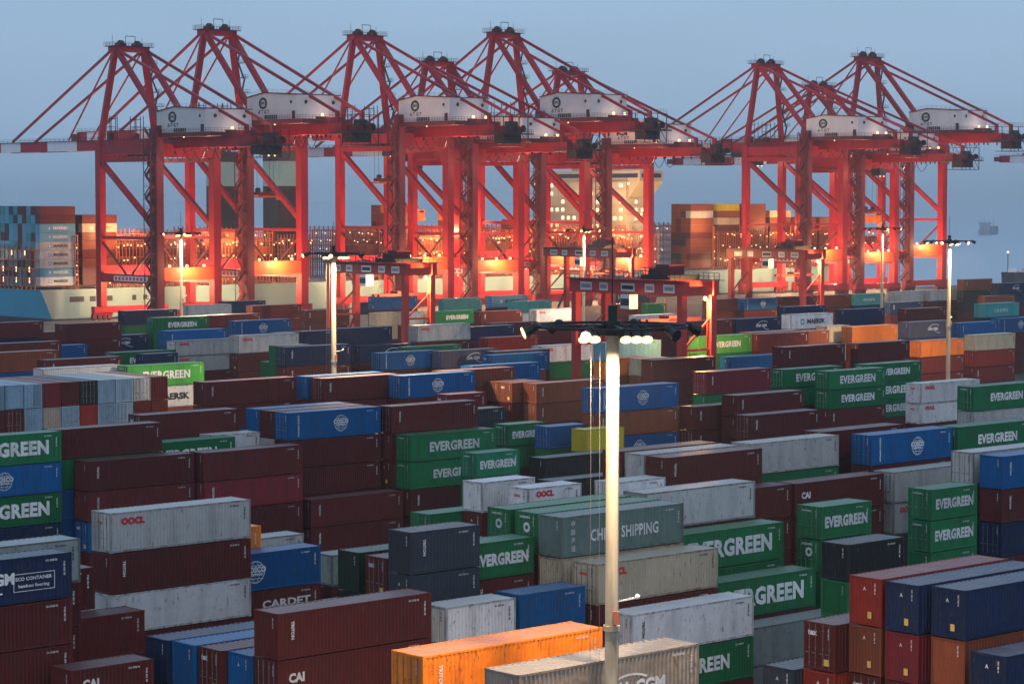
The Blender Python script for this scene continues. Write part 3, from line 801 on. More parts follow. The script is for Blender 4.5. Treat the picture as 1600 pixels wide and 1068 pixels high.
# ------------------------------------------------------------------ ship-to-shore cranes (built once, copied)
def make_sts():
    o = link('ship_to_shore_crane', None); R, D = M_CRANE, M_DARK
    for x in (-10, 10):
        for y, zt in ((0, 57), (-30, 62)):
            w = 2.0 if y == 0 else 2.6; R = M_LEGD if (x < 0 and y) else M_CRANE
            g = GB().box((x - w / 2, y - 1.3, 4.4), (x + w / 2, y + 1.3, zt), R)
            for z in (13, 26.5, 40): g.box((x - w / 2 - .08, y - 1.38, z), (x + w / 2 + .08, y + 1.38, z + .35), R)
            lg = g.obj('leg', o)
            b = GB()
            for k in range(4): b.box((x - 3.4 + k * 1.75, y - .6, .35), (x - 2.1 + k * 1.75, y + .6, 1.7), M_CRANED); b.tube((x - 2.75 + k * 1.75, y - .35, .36), (x - 2.75 + k * 1.75, y + .35, .36), .36, D)
            b.box((x - 3.2, y - .7, 1.7), (x + 3.4, y + .7, 2.4), R)
            b.obj('bogie', lg)
    R = M_CRANE
    for y in (0, -30):
        GB().box((-13, y - 1.0, 2.4), (13, y + 1.0, 4.4), R).obj('sill_beam', o)
        GB().box((-9, y - 1.05, 13.6), (9, y + 1.05, 17.6), M_ORANGE if y else R).obj('portal_beam', o)  # landside beam coloured orange to imitate lamplight on red steel
        g = GB().box((-9, y - 1.2, 52.2), (9, y + 1.2, 56.4), R); g.obj('upper_beam', o)
    for x in (-10, 10):
        g = GB().box((x - .8, -28.7, 12.4), (x + .8, -1.3, 15.2), R)
        if x < 0:
            g.box((x - .86, -26, 13.0), (x - .8, -8, 14.6), M_HOUSE)
            for k in range(9): g.box((x - .9, -25 + k * 1.9, 13.3), (x - .86, -23.9 + k * 1.9, 14.3), M_RED)
        g.rail([(x - .7, -28, 15.2), (x - .7, -2, 15.2)], 1.1, D)
        g.obj('portal_beam', o)
        GB().box((x - .7, -28.7, 53.2), (x + .7, -1.3, 56.2), R).box((x - .9, -28.7, 50.8), (x - .3, -1.3, 52.2), R).rail([(x - .8, -28, 56.2), (x - .8, -2, 56.2)], 1.1, D).obj('upper_beam', o)
        g = GB(); g.beam((x, 0, 51.5), (x, -29, 30), 1.3, 1.5, R); g.obj('diagonal_brace', o)
        g = GB(); g.beam((x, -1, 26.8), (x, -29, 26.8), .7, .9, R); g.beam((x, -1.2, 25), (x, -13.5, 15.2), .5, .6, M_CRANED); g.beam((x, -28.8, 25), (x, -16.5, 15.2), .5, .6, M_CRANED); g.obj('cross_brace', o)
    # main girders and the boom with its white bands
    for x in (-4, 4):
        g = GB().box((x - .9, -69, 55), (x + .9, .4, 58.2), R).beam((x * 1.1, -66, 58), (x * 1.1, -66, 61.6), .9, 1.2, R); g.rail([(x * 1.35, -68, 58.2), (x * 1.35, 0, 58.2)], 1.1, D)
        g.box((x * 1.2 - .5, -61, 58.1), (x * 1.2 + .5, 0, 58.22), M_CRANED)
        for k in range(14): g.beam((x, -60 + k * 4.2, 55), (x, -60 + k * 4.2, 54.1), .5, .3, D)
        g.obj('girder', o)
    bm = link('boom', None, o)
    for x in (-3.5, 3.5):
        for a, b, m in ((.6, 22, R), (22, 39, M_HOUSE), (39, 55, R), (55, 67, M_HOUSE), (67, 73, R)):
            GB().box((x - .8, a, 54.9), (x + .8, b, 58.1), m).obj('boom_girder', bm)
    g = GB()
    for k in range(16): y = 2 + k * 4.7; g.box((-2.7, y, 56.6), (2.7, y + .5, 57.8), R)
    g.box((-4.8, .8, 58.1), (-4.0, 72, 58.25), M_CRANED).box((4.0, .8, 58.1), (4.8, 72, 58.25), M_CRANED)
    g.rail([(-4.8, 1, 58.2), (-4.8, 72, 58.2)], 1.1, D, 2.5); g.rail([(4.8, 1, 58.2), (4.8, 72, 58.2)], 1.1, D, 2.5)
    g.box((-5, 72, 55.4), (5, 75.5, 57.6), M_CRANED); g.rail([(-5, 75.4, 57.6), (5, 75.4, 57.6)], 1.2, D)
    g.obj('walkway', bm)
    # apex frame
    for x in (-1, 1):
        GB().beam((x * 10, 0, 56.5), (x * 4.9, -1, 88), 1.5, 1.7, R).obj('mast_leg', o)
        GB().beam((x * 4.9, -1.4, 87.4), (x * 4.5, -29, 58), 1.3, 1.5, R).obj('mast_leg', o)
        GB().beam((x * 5.2, .5, 87.2), (x * 4.0, 60, 58.6), .55, .75, R).beam((x * 5.0, .4, 86.6), (x * 4.0, 27, 58.6), .35, .45, R).obj('forestay', o)
        GB().beam((x * 5.2, -2, 87.2), (x * 4.4, -66, 61.2), .6, .85, R).obj('backstay', o)
        GB().tube((x * 4.6, -1, 58.2), (x * 4.6, -1, 66), .12, D).obj('ladder', o)
    g = GB().box((-6, -2.6, 86.6), (6, 1.4, 88.2), R).box((-7, -3.4, 88.2), (7, 2.2, 88.4), D)
    g.rail([(-7, -3.4, 88.4), (7, -3.4, 88.4), (7, 2.2, 88.4), (-7, 2.2, 88.4), (-7, -3.4, 88.4)], 1.2, M_CRANED, 1.0)
    for x in (-2.9, 2.9): g.tube((x - .5, -.6, 89.0), (x + .5, -.6, 89.0), 1.35, D, n=12); g.box((x - 1.3, -1.6, 88.4), (x + 1.3, .6, 89.5), M_CRANED)
    g.beam((-1.2, -.6, 88.4), (-1.2, -.6, 91.8), .12, .12, D); g.beam((2.2, -.6, 88.4), (2.2, -.6, 91.8), .12, .12, D); g.beam((-1.2, -.6, 91.7), (2.2, -.6, 91.7), .2, .2, D)
    g.beam((-5.4, 0, 88.4), (-5.4, 0, 92), .08, .08, D); g.beam((5, 0, 88.4), (5, 0, 91.5), .08, .08, D)
    g.obj('apex_platform', o)
    g = GB()
    for k in range(6):
        z = 60 + k * 4.6; t = (z - 56.5) / 31.5; x = 10 - 5.1 * t
        g.box((x + .7, -2.2, z), (x + 3.2, .4, z + .15), D); g.rail([(x + .8, -2.2, z), (x + 3.2, -2.2, z), (x + 3.2, .4, z)], 1.1, D, 1.2)
        if k < 5: g.beam((x + 1 + (k % 2) * 1.6, -.8, z), (x + .6 + (1 - k % 2) * 1.6, -.8, z + 4.6), .7, .15, D)
    g.obj('stair_flight', o)
    # two cages over the hinge
    for x in (-4.4, 4.4):
        g = GB()
        for a in (-1, 1):
            for b in (-1, 1): g.beam((x + a, 3 + b * 1.2, 58.1), (x + a, 3 + b * 1.2, 66), .18, .18, M_CRANED)
        for z in (60, 62.5, 65): 
            g.beam((x - 1, 1.8, z), (x + 1, 1.8, z), .15, .15, M_CRANED); g.beam((x - 1, 4.2, z), (x + 1, 4.2, z), .15, .15, M_CRANED)
            g.beam((x - 1, 1.8, z), (x - 1, 4.2, z), .15, .15, M_CRANED)
        g.box((x - 1.3, 1.6, 65), (x + 1.3, 4.4, 65.15), D); g.box((x - .8, 2.2, 58.2), (x + .8, 3.8, 60.5), M_CRANED)
        g.obj('hoist_cage', o)
    # machinery house
    H = link('machinery_house', None, o)
    g = GB(); prof = [(-53.2, 59.6), (-28.8, 59.6), (-28.8, 66.3), (-37.5, 67.5), (-53.2, 66.6)]
    n = len(prof); vs = [(-9.2, y, z) for y, z in prof] + [(6.6, y, z) for y, z in prof]
    g.add(vs, [tuple(range(n)), tuple(range(2 * n - 1, n - 1, -1))] + [(i, i + n, (i + 1) % n + n, (i + 1) % n) for i in range(n)], M_HOUSE)
    for k in range(24): g.box((-9.26, -53 + k * 1.03, 59.7), (-9.2, -52.95 + k * 1.03, 66.1), M_HOUSE)
    g.obj('wall', H)
    g = GB(); pr = prof[2:]
    for (y0, z0), (y1, z1) in zip(pr, pr[1:]): g.add([(-9.6, y0, z0 + .02), (7, y0, z0 + .02), (7, y1, z1 + .02), (-9.6, y1, z1 + .02), (-9.6, y0, z0 + .3), (7, y0, z0 + .3), (7, y1, z1 + .3), (-9.6, y1, z1 + .3)], [(0, 1, 2, 3), (7, 6, 5, 4), (0, 4, 5, 1), (1, 5, 6, 2), (2, 6, 7, 3), (3, 7, 4, 0)], M_CRANED)
    g.rail([(-9.5, -29, 66.6), (-9.5, -37.5, 67.8), (-9.5, -53, 66.9), (6.9, -53, 66.9)], 1.0, M_STEEL, 2.2)
    g.obj('roof', H)
    g = GB(); v, f = ring2d(1.05, 1.75, 24); v = [(a * 1.15, b) for a, b in v]
    g.add([(-9.3, -36.8 - a, 64.5 + b) for a, b in v], f, M_BLACKT); on_end(g, text_geo('SIPG', 1.1, .04, 1, 2.0), -35.8, 64.1, M_BLACKT, -9.3)
    for i, ch in enumerate('ATGT'): on_end(g, text_geo(ch, 1.5, .04), -34.4 - i * 1.5, 61.4, M_BLACKT, -9.3)
    g.obj('emblem', H)
    g = GB()
    for k in range(7): g.box((-9.32, -43.6 + k * .9, 59.8), (-9.26, -43.0 + k * .9, 61.0), D)
    g.obj('vent', H)
    GB().box((-9.34, -52.3, 59.7), (-9.26, -50.9, 62.0), D).obj('door', H)
    g = GB()
    for x in (-6.0, 4.0):
        v, f = ring2d(0, .6, 12); g.add([(x + a, -53.26, 64.6 + b) for a, b in v], f, D)
    g.tube((-9.3, -50.4, 64.6), (-9.2, -50.4, 64.6), .5, D); g.obj('vent', H)
    g = GB().box((-10.2, -57, 58.3), (8.2, -28.4, 59.6), M_CRANED); g.rail([(-10.1, -29, 59.6), (-10.1, -56.9, 59.6), (8.1, -56.9, 59.6)], 1.15, M_CRANED, 1.2); g.obj('platform', o)
    g = GB()
    for x in (-2.5, 2.5): g.ball((x, -56.5, 60.8), .42, M_LAMP); g.beam((x, -56.5, 59.6), (x, -56.5, 60.8), .12, .12, D)
    g.box((-4.2, -56.8, 59.6), (5, -55.6, 60.3), M_CRANED)
    g.ball((-8.9, -42, 58.2), .2, M_LAMPS)
    fl = g.obj('floodlight', o)
    # rear end: rope sheaves, cable reels and lattice
    g = GB().box((-6.4, -74, 55.2), (6.4, -65, 55.6), D).box((-3.4, -72.5, 55.6), (3.0, -69.3, 57.6), M_CRANED).box((-1.4, -71.5, 57.6), (2.2, -69.5, 59.2), D)
    g.rail([(-6.4, -65, 55.6), (-6.4, -74, 55.6), (6.4, -74, 55.6), (6.4, -65, 55.6)], 1.2, M_CRANED, 1.0); g.rail([(-5, -63, 60.6), (-5, -73, 60.6), (5, -73, 60.6)], 1.2, M_CRANED, 1.4)
    g.box((-5.2, -73, 60.4), (5.2, -72.4, 60.6), M_CRANED).box((-5.2, -73, 60.4), (-4.6, -63, 60.6), M_CRANED)
    for x in (-3, 0, 3): g.tube((x - .2, -73, 57.0), (x + .2, -73, 57.0), 1.1, D, n=10)
    for a in (-5, 5):
        for b in (-73, -69): g.beam((a, b, 51.6), (a, b, 60.6), .22, .22, M_CRANED)
    for k in range(4): g.beam((-5 + k * 2.5, -73, 55.2), (-2.5 + k * 2.5, -73, 51.8), .15, .15, M_CRANED)
    g.box((-5, -73, 51.6), (5, -66, 51.8), D).box((-3.6, -71.4, 52.6), (3.6, -67.4, 55.2), D)
    g.obj('rear_platform', o)
    # stair tower down the near landside leg
    g = GB(); X0, X1, Y0, Y1 = -13.5, -11.4, -31.9, -28.3
    for a in (X0, X1):
        for b in (Y0, Y1): g.beam((a, b, 4), (a, b, 61), .2, .2, M_CRANED)
    for k in range(16):
        z = 4.4 + k * 3.5; g.box((X0, Y0, z), (X1, Y1, z + .12), M_CRANED)
        a, b = (Y0, Y1) if k % 2 else (Y1, Y0); g.beam((X0 + .8, a, z), (X0 + .8, b, z + 3.5), .9, .18, M_CRANED); g.beam((X0 + .3, a, z + 1), (X0 + .3, b, z + 4.5), .08, .5, M_CRANED)
        g.rail([(X0, Y0, z), (X0, Y1, z)], 1.1, M_CRANED, 1.5)
    g.obj('stair_tower', o)
    g = GB()
    for y in range(-58, -2, 5):
        for k in range(6):
            t0, t1 = k / 6, (k + 1) / 6; f = lambda t: 54.0 - 3.0 * math.sin(math.pi * t)
            g.beam((-5.8, y + 5 * t0, f(t0)), (-5.8, y + 5 * t1, f(t1)), .16, .16, D)
    g.obj('festoon_cable', o)
    g = GB()
    for x in (-7, -1, 5): g.ball((x, -31.4, 18.1), .40, M_LAMP); g.beam((x, -31.4, 17.5), (x, -31.4, 18), .1, .1, D)
    for x in (-6, 6): g.ball((x, -1.4, 52.0), .20, M_LAMPS)
    for y in (-24, -6): g.ball((-10.9, y, 12.2), .22, M_LAMPS)
    g.obj('floodlight', o)
    return o
sts0 = make_sts()
def trolley(o, y, hang=None, color=None):
    t = link('trolley', None, o)
    g = GB().box((-5, y - 4.5, 52.6), (5, y + 4.5, 54.4), M_DARK).box((-5.6, y - 5, 54.4), (5.6, y + 5, 54.9), M_CRANED)
    g.rail([(-5.6, y - 5, 50.2), (-5.6, y + 5, 50.2)], 3.0, M_DARK, 1.5); g.obj('trolley_frame', t)
    g = GB().box((-4.8, y - 9, 49.4), (-1.6, y - 5, 52.4), M_DARK).box((-4.9, y - 9.05, 50.0), (-1.5, y - 6, 51.4), M_GLASS); g.ball((-4.4, y - 8.8, 49.2), .22, M_LAMP).ball((-2.2, y - 8.8, 49.2), .22, M_LAMP)
    g.obj('operator_cab', t)
    if hang:
        g = GB()
        for x in (-3, 3):
            for b in (-1, 1): g.beam((x, y + b, 52.6), (x, y + b, hang + 2.4), .07, .07, M_DARK)
        g.obj('hoist_rope', t)
        g = GB().box((-3.4, y - 1.1, hang + 1.4), (3.4, y + 1.1, hang + 2.4), M_CRANED)
        for x in (-2, 2): g.tube((x, y - .4, hang + 2.9), (x, y + .4, hang + 2.9), .8, M_DARK, n=10)
        g.box((-6.1, y - 1.2, hang + .7), (6.1, y + 1.2, hang + 1.2), M_ORANGE).box((-6.1, y - 1.2, hang), (-5.7, y + 1.2, hang + 1.2), M_ORANGE).box((5.7, y - 1.2, hang), (6.1, y + 1.2, hang + 1.2), M_ORANGE)
        g.box((-1.2, y - .9, hang + .6), (1.2, y + .9, hang + 1.5), M_ORANGE); g.obj('spreader', t)
def wline(px):
    t = (px - 800) / F_PX; Y = VQ / (CT - t * ST); return t * Y * CT + Y * ST
STS = [(203, .918, -12, None, 'leftmost, its boom running out of the photo'),
       (340, .990, -24, 36, 'second from the left, tall peak'),
       (570, 1.00, -10, 40, 'third from the left, tall peak'),
       (681, .918, 14, 34, 'fourth from the left, low peak between taller ones'),
       (785, 1.04, 22, 30, 'fifth from the left, highest peak'),
       (886, .905, -14, None, 'sixth from the left, low, left of the sky gap'),
       (1193, .975, 8, None, 'seventh from the left, right of the sky gap'),
       (1275, .895, -26, 33, 'eighth from the left, lowest peak at the right'),
       (1351, 1.03, -8, None, 'ninth from the left, tallest at the right'),
       (1778, .95, 10, None, 'only its banded boom tip visible at the right edge')]
for k, (px, sc, ty, hang, lab) in enumerate(STS):
    c = sts0 if k == 0 else copy_tree(sts0)
    c.location = uv2w(wline(px), VQ, 0); c.rotation_euler = (0, 0, TH); c.scale = (1, 1, sc)
    tag(c, 'red ship-to-shore crane, ' + lab, 'crane', 'red ship-to-shore cranes along the quay')
for k, (px, sc, ty, hang, lab) in enumerate(STS):
    c = [o for o in S.objects if o.get('category') == 'crane'][k]
    trolley(c, ty, hang)
    plight('portal_light', c, (0, -35, 17), 11000, AMBER, .6)
    plight('portal_light', c, (-3, -14, 11.5), 13000, AMBER, .6)
    plight('quay_light', c, (3, -7, 11), 19000, (1, .70, .40), .6)
    plight('girder_light', c, (-3, -48, 50.5), 8000, (1, .5, .36), .6); plight('girder_light', c, (-2, 8, 51), 5000, (1, .5, .36), .6)
    plight('house_light', c, (0, -57.5, 61.4), 420, (1, .6, .45), .3)
# boxes lifted by the spreaders
for k, col, lab in ((3, 'b2', 'rust brown container hanging under the fourth crane'), (4, 'oR', 'orange container hanging under the fifth crane'), (7, 'oR', 'orange container hanging under the eighth crane')):
    px, sc, ty, hang, _ = STS[k]
    q = link('shipping_container', kit('shell', 12.19, 2.9)); slot(q, [pm(col), rm(col)])
    q.location = uv2w(wline(px) - 6.1, VQ + ty - 1.22, (hang) * sc - 2.9); q.rotation_euler = (0, 0, TH); tag(q, lab, 'container', 'containers lifted by the cranes')

# ------------------------------------------------------------------ yard gantry cranes
def make_rtg(name='yard_gantry_crane'):
    o = link(name, None); R, D = M_RTG, M_DARK; B, SPN = 6.6, 23.5
    for x in (0, B):
        for y in (0, SPN):
            lg = GB().beam((x, y, 1.8), (x, y, 21.6), 1.0, 1.2, R, up=(1, 0, 0)).obj('leg', o)
            g = GB()
            for q in (-.9, .9): g.tube((x + q, y - .3, .75), (x + q, y + .3, .75), .75, D, n=14)
            g.obj('wheel', lg)
    for y in (0, SPN):
        GB().box((-1.6, y - .5, 1.5), (B + 1.6, y + .5, 2.6), R).obj('sill_beam', o)
        GB().beam((.4, y, 13.2), (B - .4, y, 13.2), .35, .35, R).beam((.4, y, 3), (B - .4, y, 12.8), .4, .4, M_CRANED).beam((.4, y, 13.4), (B - .4, y, 18), .3, .3, M_CRANED).obj('cross_brace', o)
        GB().box((.5, y - .6, 21.6), (B - .5, y + .6, 23), R).obj('end_beam', o)
    for x in (0, B):
        g = GB().box((x - .6, -1, 21.6), (x + .6, SPN + 1, 23.8), R); g.box((x * 1.32 - 1.5, -1, 23.8), (x * 1.32 - .2, SPN + 1, 23.9), D)
        g.rail([(x * 1.32 - 1.5, -1, 23.9), (x * 1.32 - 1.5, SPN + 1, 23.9)], 1.1, D, 1.1)
        g.obj('girder', o)
    for y, w in ((2.2, 2.4), (6.4, 2.0), (11.2, 3.0), (16.6, 1.9), (20.6, 2.6)): GB().box((-.66, y - w / 2, 22.0), (-.6, y + w / 2, 23.3), M_HOUSE).box((-.68, y - w / 2 + .25, 22.35), (-.66, y + w / 2 - .25, 22.95), M_DARK if y > 10 and y < 12 else M_STEEL).obj('sign_plate', o)
    t = link('trolley', None, o)
    GB().box((-.4, 3.0, 24), (B + .4, 8.6, 24.7), D).box((1.2, 4.0, 24.7), (B - 2, 6.8, 26.3), M_CRANED).box((1.2, 7.0, 24.7), (3.4, 8.4, 25.6), D).rail([(-.4, 3, 24.7), (-.4, 8.6, 24.7), (B + .4, 8.6, 24.7)], 1.1, D, 1.0).obj('hoist_house', t)
    GB().box((-2.6, 8.8, 19.4), (-.8, 10.8, 21.6), M_HOUSE).box((-2.65, 8.9, 19.9), (-2.58, 10.7, 21.0), M_GLASS).obj('operator_cab', t)
    g = GB().box((-2.6, 4.7, 17.4), (9.2, 5.3, 17.9), M_CRANED).box((-2.6, 6.3, 17.4), (9.2, 6.9, 17.9), M_CRANED).box((2, 4.7, 17.5), (4.6, 6.9, 18.3), M_CRANED)
    for x in (2, 4.6): g.beam((x, 5.8, 17.9), (x, 5.8, 24), .06, .06, D)
    g.obj('spreader', t)
    GB().box((-1.2, -1.8, 3), (1.6, -.6, 6), M_CRANED).obj('power_unit', o)
    g = GB(); g.ball((B - 1.2, .2, 21.1), .32, M_LAMP).ball((.4, SPN, 21.2), .2, M_LAMPS); g.obj('floodlight', o)
    return o
rtg0 = make_rtg()
RT = [(1066, 372, 'nearest red yard gantry, right of the tall lit mast, one leg lamplit'), (633, 468, 'red yard gantry right of the second lit mast, in the left half'),
      (957, 600, 'small far red yard gantry seen above the nearest gantry'), (1255, 585, 'red yard gantry below the right crane cluster')]
for k, (px, Y, lab) in enumerate(RT):
    c = rtg0 if k == 0 else copy_tree(rtg0)
    u, v = at_depth(px, Y); c.location = uv2w(u, v, 0); c.rotation_euler = (0, 0, TH); tag(c, lab, 'gantry crane', 'red yard gantry cranes')
    plight('gantry_light', c, (3.4, -.3, 20.4) if k == 0 else (2, 2, 20), 24000 if k == 0 else 1600, (1, .5, .16), .3)

# ------------------------------------------------------------------ floodlight masts
def make_mast():
    o = link('light_mast', None); g = GB()
    g.tube((0, 0, 0), (0, 0, 15.8), .37, M_MAST, .325, 16).tube((0, 0, 15.8), (0, 0, 29.6), .315, M_MAST, .27, 16)
    g.tube((0, 0, 15.55), (0, 0, 15.8), .40, M_MAST, .40, 16); g.box((-.7, -.7, 0), (.7, .7, .3), M_CONC)
    for z in (8,): g.tube((0, 0, z), (0, 0, z + .1), .35, M_MAST, .35, 16)
    g.beam((.33, 0, .5), (.30, 0, 29), .05, .05, M_STEEL); g.obj('pole', o)
    g = GB()
    for a in range(16):
        t0, t1 = 2 * math.pi * a / 16, 2 * math.pi * (a + 1) / 16; g.beam((3.6 * math.cos(t0), 3.6 * math.sin(t0), 29.55), (3.6 * math.cos(t1), 3.6 * math.sin(t1), 29.55), .12, .12, M_DARK)
        if a % 4 == 0: g.beam((0, 0, 29.55), (3.6 * math.cos(t0), 3.6 * math.sin(t0), 29.55), .16, .16, M_DARK)
        g.beam((1.1 * math.cos(t0), 1.1 * math.sin(t0), 29.3), (1.1 * math.cos(t1), 1.1 * math.sin(t1), 29.3), .12, .25, M_DARK)
    g.tube((0, 0, 29.3), (0, 0, 29.8), .45, M_DARK); g.box((-.2, -.2, 29.8), (.2, .2, 30.5), M_DARK); g.tube((0, 0, 30.6), (0, 0, 33.6), .035, M_DARK)
    g.obj('head_ring', o)
    for k in range(6):
        t = 2 * math.pi * k / 6 + .1; c, s_ = math.cos(t), math.sin(t); r = 3.75
        h = GB(); h.tube((r * c, r * s_, 29.5), ((r + .55) * c, (r + .55) * s_, 29.28), .16, M_DARK, .30, 8); h.ball((r * c, r * s_, 29.55), .24, M_DARK, sz=.8)
        f = h.obj('floodlight', o)
        if k in (3, 4): GB().tube(((r + .53) * c, (r + .53) * s_, 29.30), ((r + .60) * c, (r + .60) * s_, 29.27), .27, M_LAMPW, .27, 8).obj('lamp', f)
    for x, y, n in ((-1.2, -.5, 2), (1.0, -.8, 3)):
        for q in range(n):
            xx = x + (q - (n - 1) / 2) * .5
            f = GB().tube((xx, y + .1, 29.45), (xx, y - .25, 29.02), .2, M_DARK, .3, 10).box((xx - .05, y - .1, 29.3), (xx + .05, y + .2, 29.6), M_DARK).obj('floodlight', o)
            GB().tube((xx, y - .26, 29.01), (xx, y - .30, 28.95), .27, M_LAMPW, .27, 10).obj('lamp', f)
    return o
m0 = make_mast()
g = GB().beam((.3, 0, 16.9), (1.2, 0, 17.05), .06, .06, M_HOUSE).ball((1.25, 0, 17.1), .13, M_HOUSE).box((.02, -.45, 15.9), (.3, -.34, 16.5), M_RUST); g.obj('camera_bracket', m0)
g = GB()
for x in (-1.05, -.62): g.beam((x, -.2, 29.1), (x, -.2, 1), .014, .014, M_STEEL)
g.obj('hoist_wire', m0)
MT = [(957, 115.5, 'tall white light mast standing in front of everything, its lamps blazing', 22000), (521, 313, 'white light mast left of centre, second largest', 17000),
      (283, 484, 'thin lit mast in front of the first crane at the left', 15000), (1483, 397, 'white light mast at the right, in front of the open water', 14000),
      (912, 532, 'thin lit mast in front of the ship bridge, above the gantries', 15000), (1378, 554, 'thin lit mast in front of the right crane cluster', 15000)]
for k, (px, Y, lab, pw) in enumerate(MT):
    c = m0 if k == 0 else copy_tree(m0)
    c.location = ((px - 800) / F_PX * Y, Y, 0); c.rotation_euler = (0, 0, .12 + k * .3 if k else .1); c.scale = (1, 1, 1.042 if k == 0 else 1); tag(c, lab, 'light mast', 'floodlight masts between the stacks')
    f = .8 if k == 0 else 1.2
    plight('mast_light', c, (1.5, -2.0, 28.7), pw * .9 * f, WARM, .3, 156, (0, 0, 0)); plight('mast_light', c, (-1.4, -2.0, 28.7), pw * .7 * f, WARM, .3, 156, (0, 0, 0))

# ------------------------------------------------------------------ the moored container ship
ship = root('container_ship', SHU, SHV, 0, 'huge pale blue container ship moored behind the red cranes, stacked high', 'ship')
M_HULL = mat('hull_blue_lamplit', (.24, .37, .37), .45, dirt=.35, scale=.1, dirtcol=(.14, .24, .26)); M_BOOT = mat('hull_lower', (.03, .04, .055), .5, dirt=.3, scale=.1)  # hull side shifted towards beige, warm lamplight mixed into its blue
LS, BS = 399.0, 58.0
def hull_section(u, zlo, zhi):
    w0, w1 = 0.0, BS
    k = max(0, (u - (LS - 70)) / 70); d = (BS / 2) * (k ** 2); w0 += d; w1 -= d
    s_ = max(0, (14 - u) / 14) * .0; return w0 + s_, w1 - s_
us = [0, 14, 100, 200, 300, LS - 70, LS - 55, LS - 40, LS - 25, LS - 12, LS - 3, LS]
g = GB()
for za, zb, m in ((-4.2, .3, M_BOOT), (.3, DECK, M_HULL)):
    vs = []
    for u in us:
        a, b = hull_section(u, za, zb); r0 = 6 * (1 - (za + 4.2) / (DECK + 4.2)) if u == 0 else 0; r1 = 6 * (1 - (zb + 4.2) / (DECK + 4.2)) if u == 0 else 0
        vs += [(u + r0, a, za), (u + r1, a, zb), (u + r1, b, zb), (u + r0, b, za)]
    fs = []
    for i in range(len(us) - 1): o_ = 4 * i; fs += [(o_, o_ + 4, o_ + 5, o_ + 1), (o_ + 1, o_ + 5, o_ + 6, o_ + 2), (o_ + 2, o_ + 6, o_ + 7, o_ + 3)]
    g.add(vs, fs, m); g.add(vs[:4], [(0, 1, 2, 3)], m if m is M_BOOT else mat('transom_blue', (.05, .33, .46), .45, dirt=.3, scale=.1, dirtcol=(.03, .2, .3)))
g.obj('hull', ship)
g = GB()
for k in range(9): GB().box((-.35 + 3, 6 + k * 5.6, 4.6), (2.6, 7.6 + k * 5.6, 6.6), M_DARK).obj('mooring_port', ship)
for u, w in ((10, 5), (17, 2), (21, 4), (32, 1.5), (36, 1.5)): GB().box((u, -.05, 5.2), (u + w, .2, 6.8), M_DARK).obj('mooring_port', ship)
g = GB(); g.rail([(8, .2, DECK), (LS - 72, .2, DECK)], 1.1, M_RUST, 3.0); g.obj('railing', ship)
for k in range(0, 27):
    if k in (6, 7, 17, 18): continue
    u = 14.0 + k * 14.6 - .75; g = GB(); lamp = GB(); nlev = 6 if k else 6; v0, v1 = hull_section(u, 0, 1); v0 += 1.2; v1 -= 1.2; nv_ = int((v1 - v0) / 2.52)
    for j in range(nv_ + 1): y = v0 + j * 2.52; g.box((u - .55, y - .17, DECK), (u - .3, y + .17, DECK + 16 + (k % 3) * .8), M_RUST); g.box((u + .3, y - .12, DECK), (u + .55, y + .12, DECK + 16), M_RUST)
    for l in range(1, nlev + 1):
        z = DECK + l * 2.65; g.box((u - .6, v0 - .3, z), (u + .6, v1 + .3, z + .22), M_RUST); g.box((u - .62, v0 - .3, z + .9), (u - .55, v1 + .3, z + 1.0), M_RUST)
    for j in range(0, nv_, 2):
        for l in (2, 4, 5):
            if random.random() < .8: lamp.ball((u - .72, v0 + 1.2 + (j + l % 2) * 2.52, DECK + l * 2.65 + 1.7 + random.random() * .5), .2, M_LAMPS, 6, 4)
    if 0 < k < 26:
        for j in range(11):
            x = u + 1.2 + j * 1.25; g.box((x, .55, DECK), (x + .2, .75, DECK + 13.5 + (k % 3)), M_RUST)
            for z in (3.4, 8.2, 12.6):
                if random.random() < .42: lamp.ball((x + .6, .55, DECK + z + random.random()), .24, M_LAMPS, 6, 4)
        for z in (4.4, 9.2, 13.4): g.box((u + .6, .5, DECK + z), (u + 14, .8, DECK + z + .22), M_RUST)
    for l in (1, 2, 4): lamp.ball((u - .2, v0 - .5, DECK + l * 2.65 + 1.7), .2, M_LAMPS, 6, 4)
    q = g.obj('lashing_bridge', ship); lamp.obj('deck_lamp', q)
# lamps in front of the stern stacks
g = GB()
for y in range(0, 22):
    for z in (11.0, 14.2, 19.2):
        if (y * 7 + int(z)) % 3 == 0: g.box((-.3, 3 + y * 2.5, z), (-.15, 3.35 + y * 2.5, z + 1.5), M_LAMPS)
g.obj('deck_lamp', ship)
g = GB()
for y in range(0, 23):
    g.box((-.9, 1.5 + y * 2.52, DECK), (-.5, 1.75 + y * 2.52, DECK + 13), M_RUST)
for l in range(1, 5): g.box((-1.3, 1.2, DECK + l * 2.9), (0.2, 57, DECK + l * 2.9 + .25), M_RUST)
g.obj('lashing_bridge', ship)
for v_ in (12, 44):
    g = GB(); pts = [(93, -4), (102, -4), (103.5, 4), (93, 4)]
    for za, zb, m in ((DECK, 40, mat('funnel_navy', (.008, .02, .036), .5, dirt=.2)), (40, 48, mat('funnel_blue', (.14, .34, .42), .5, dirt=.2)), (48, 51.5, mat('funnel_navy', (.02, .035, .05)))):
        g.add([(a, v_ + b, za) for a, b in pts] + [(a, v_ + b, zb) for a, b in pts], [(0, 1, 5, 4), (1, 2, 6, 5), (2, 3, 7, 6), (3, 0, 4, 7), (4, 5, 6, 7)], m)
    for a in (94.5, 97, 99.5): g.tube((a, v_, 51.5), (a, v_, 54), .7, M_DARK)
    g.obj('funnel', ship)
M_SUPER = mat('superstructure_cream', (.42, .38, .28), .5, dirt=.25, scale=.15, dirtcol=(.25, .2, .13))
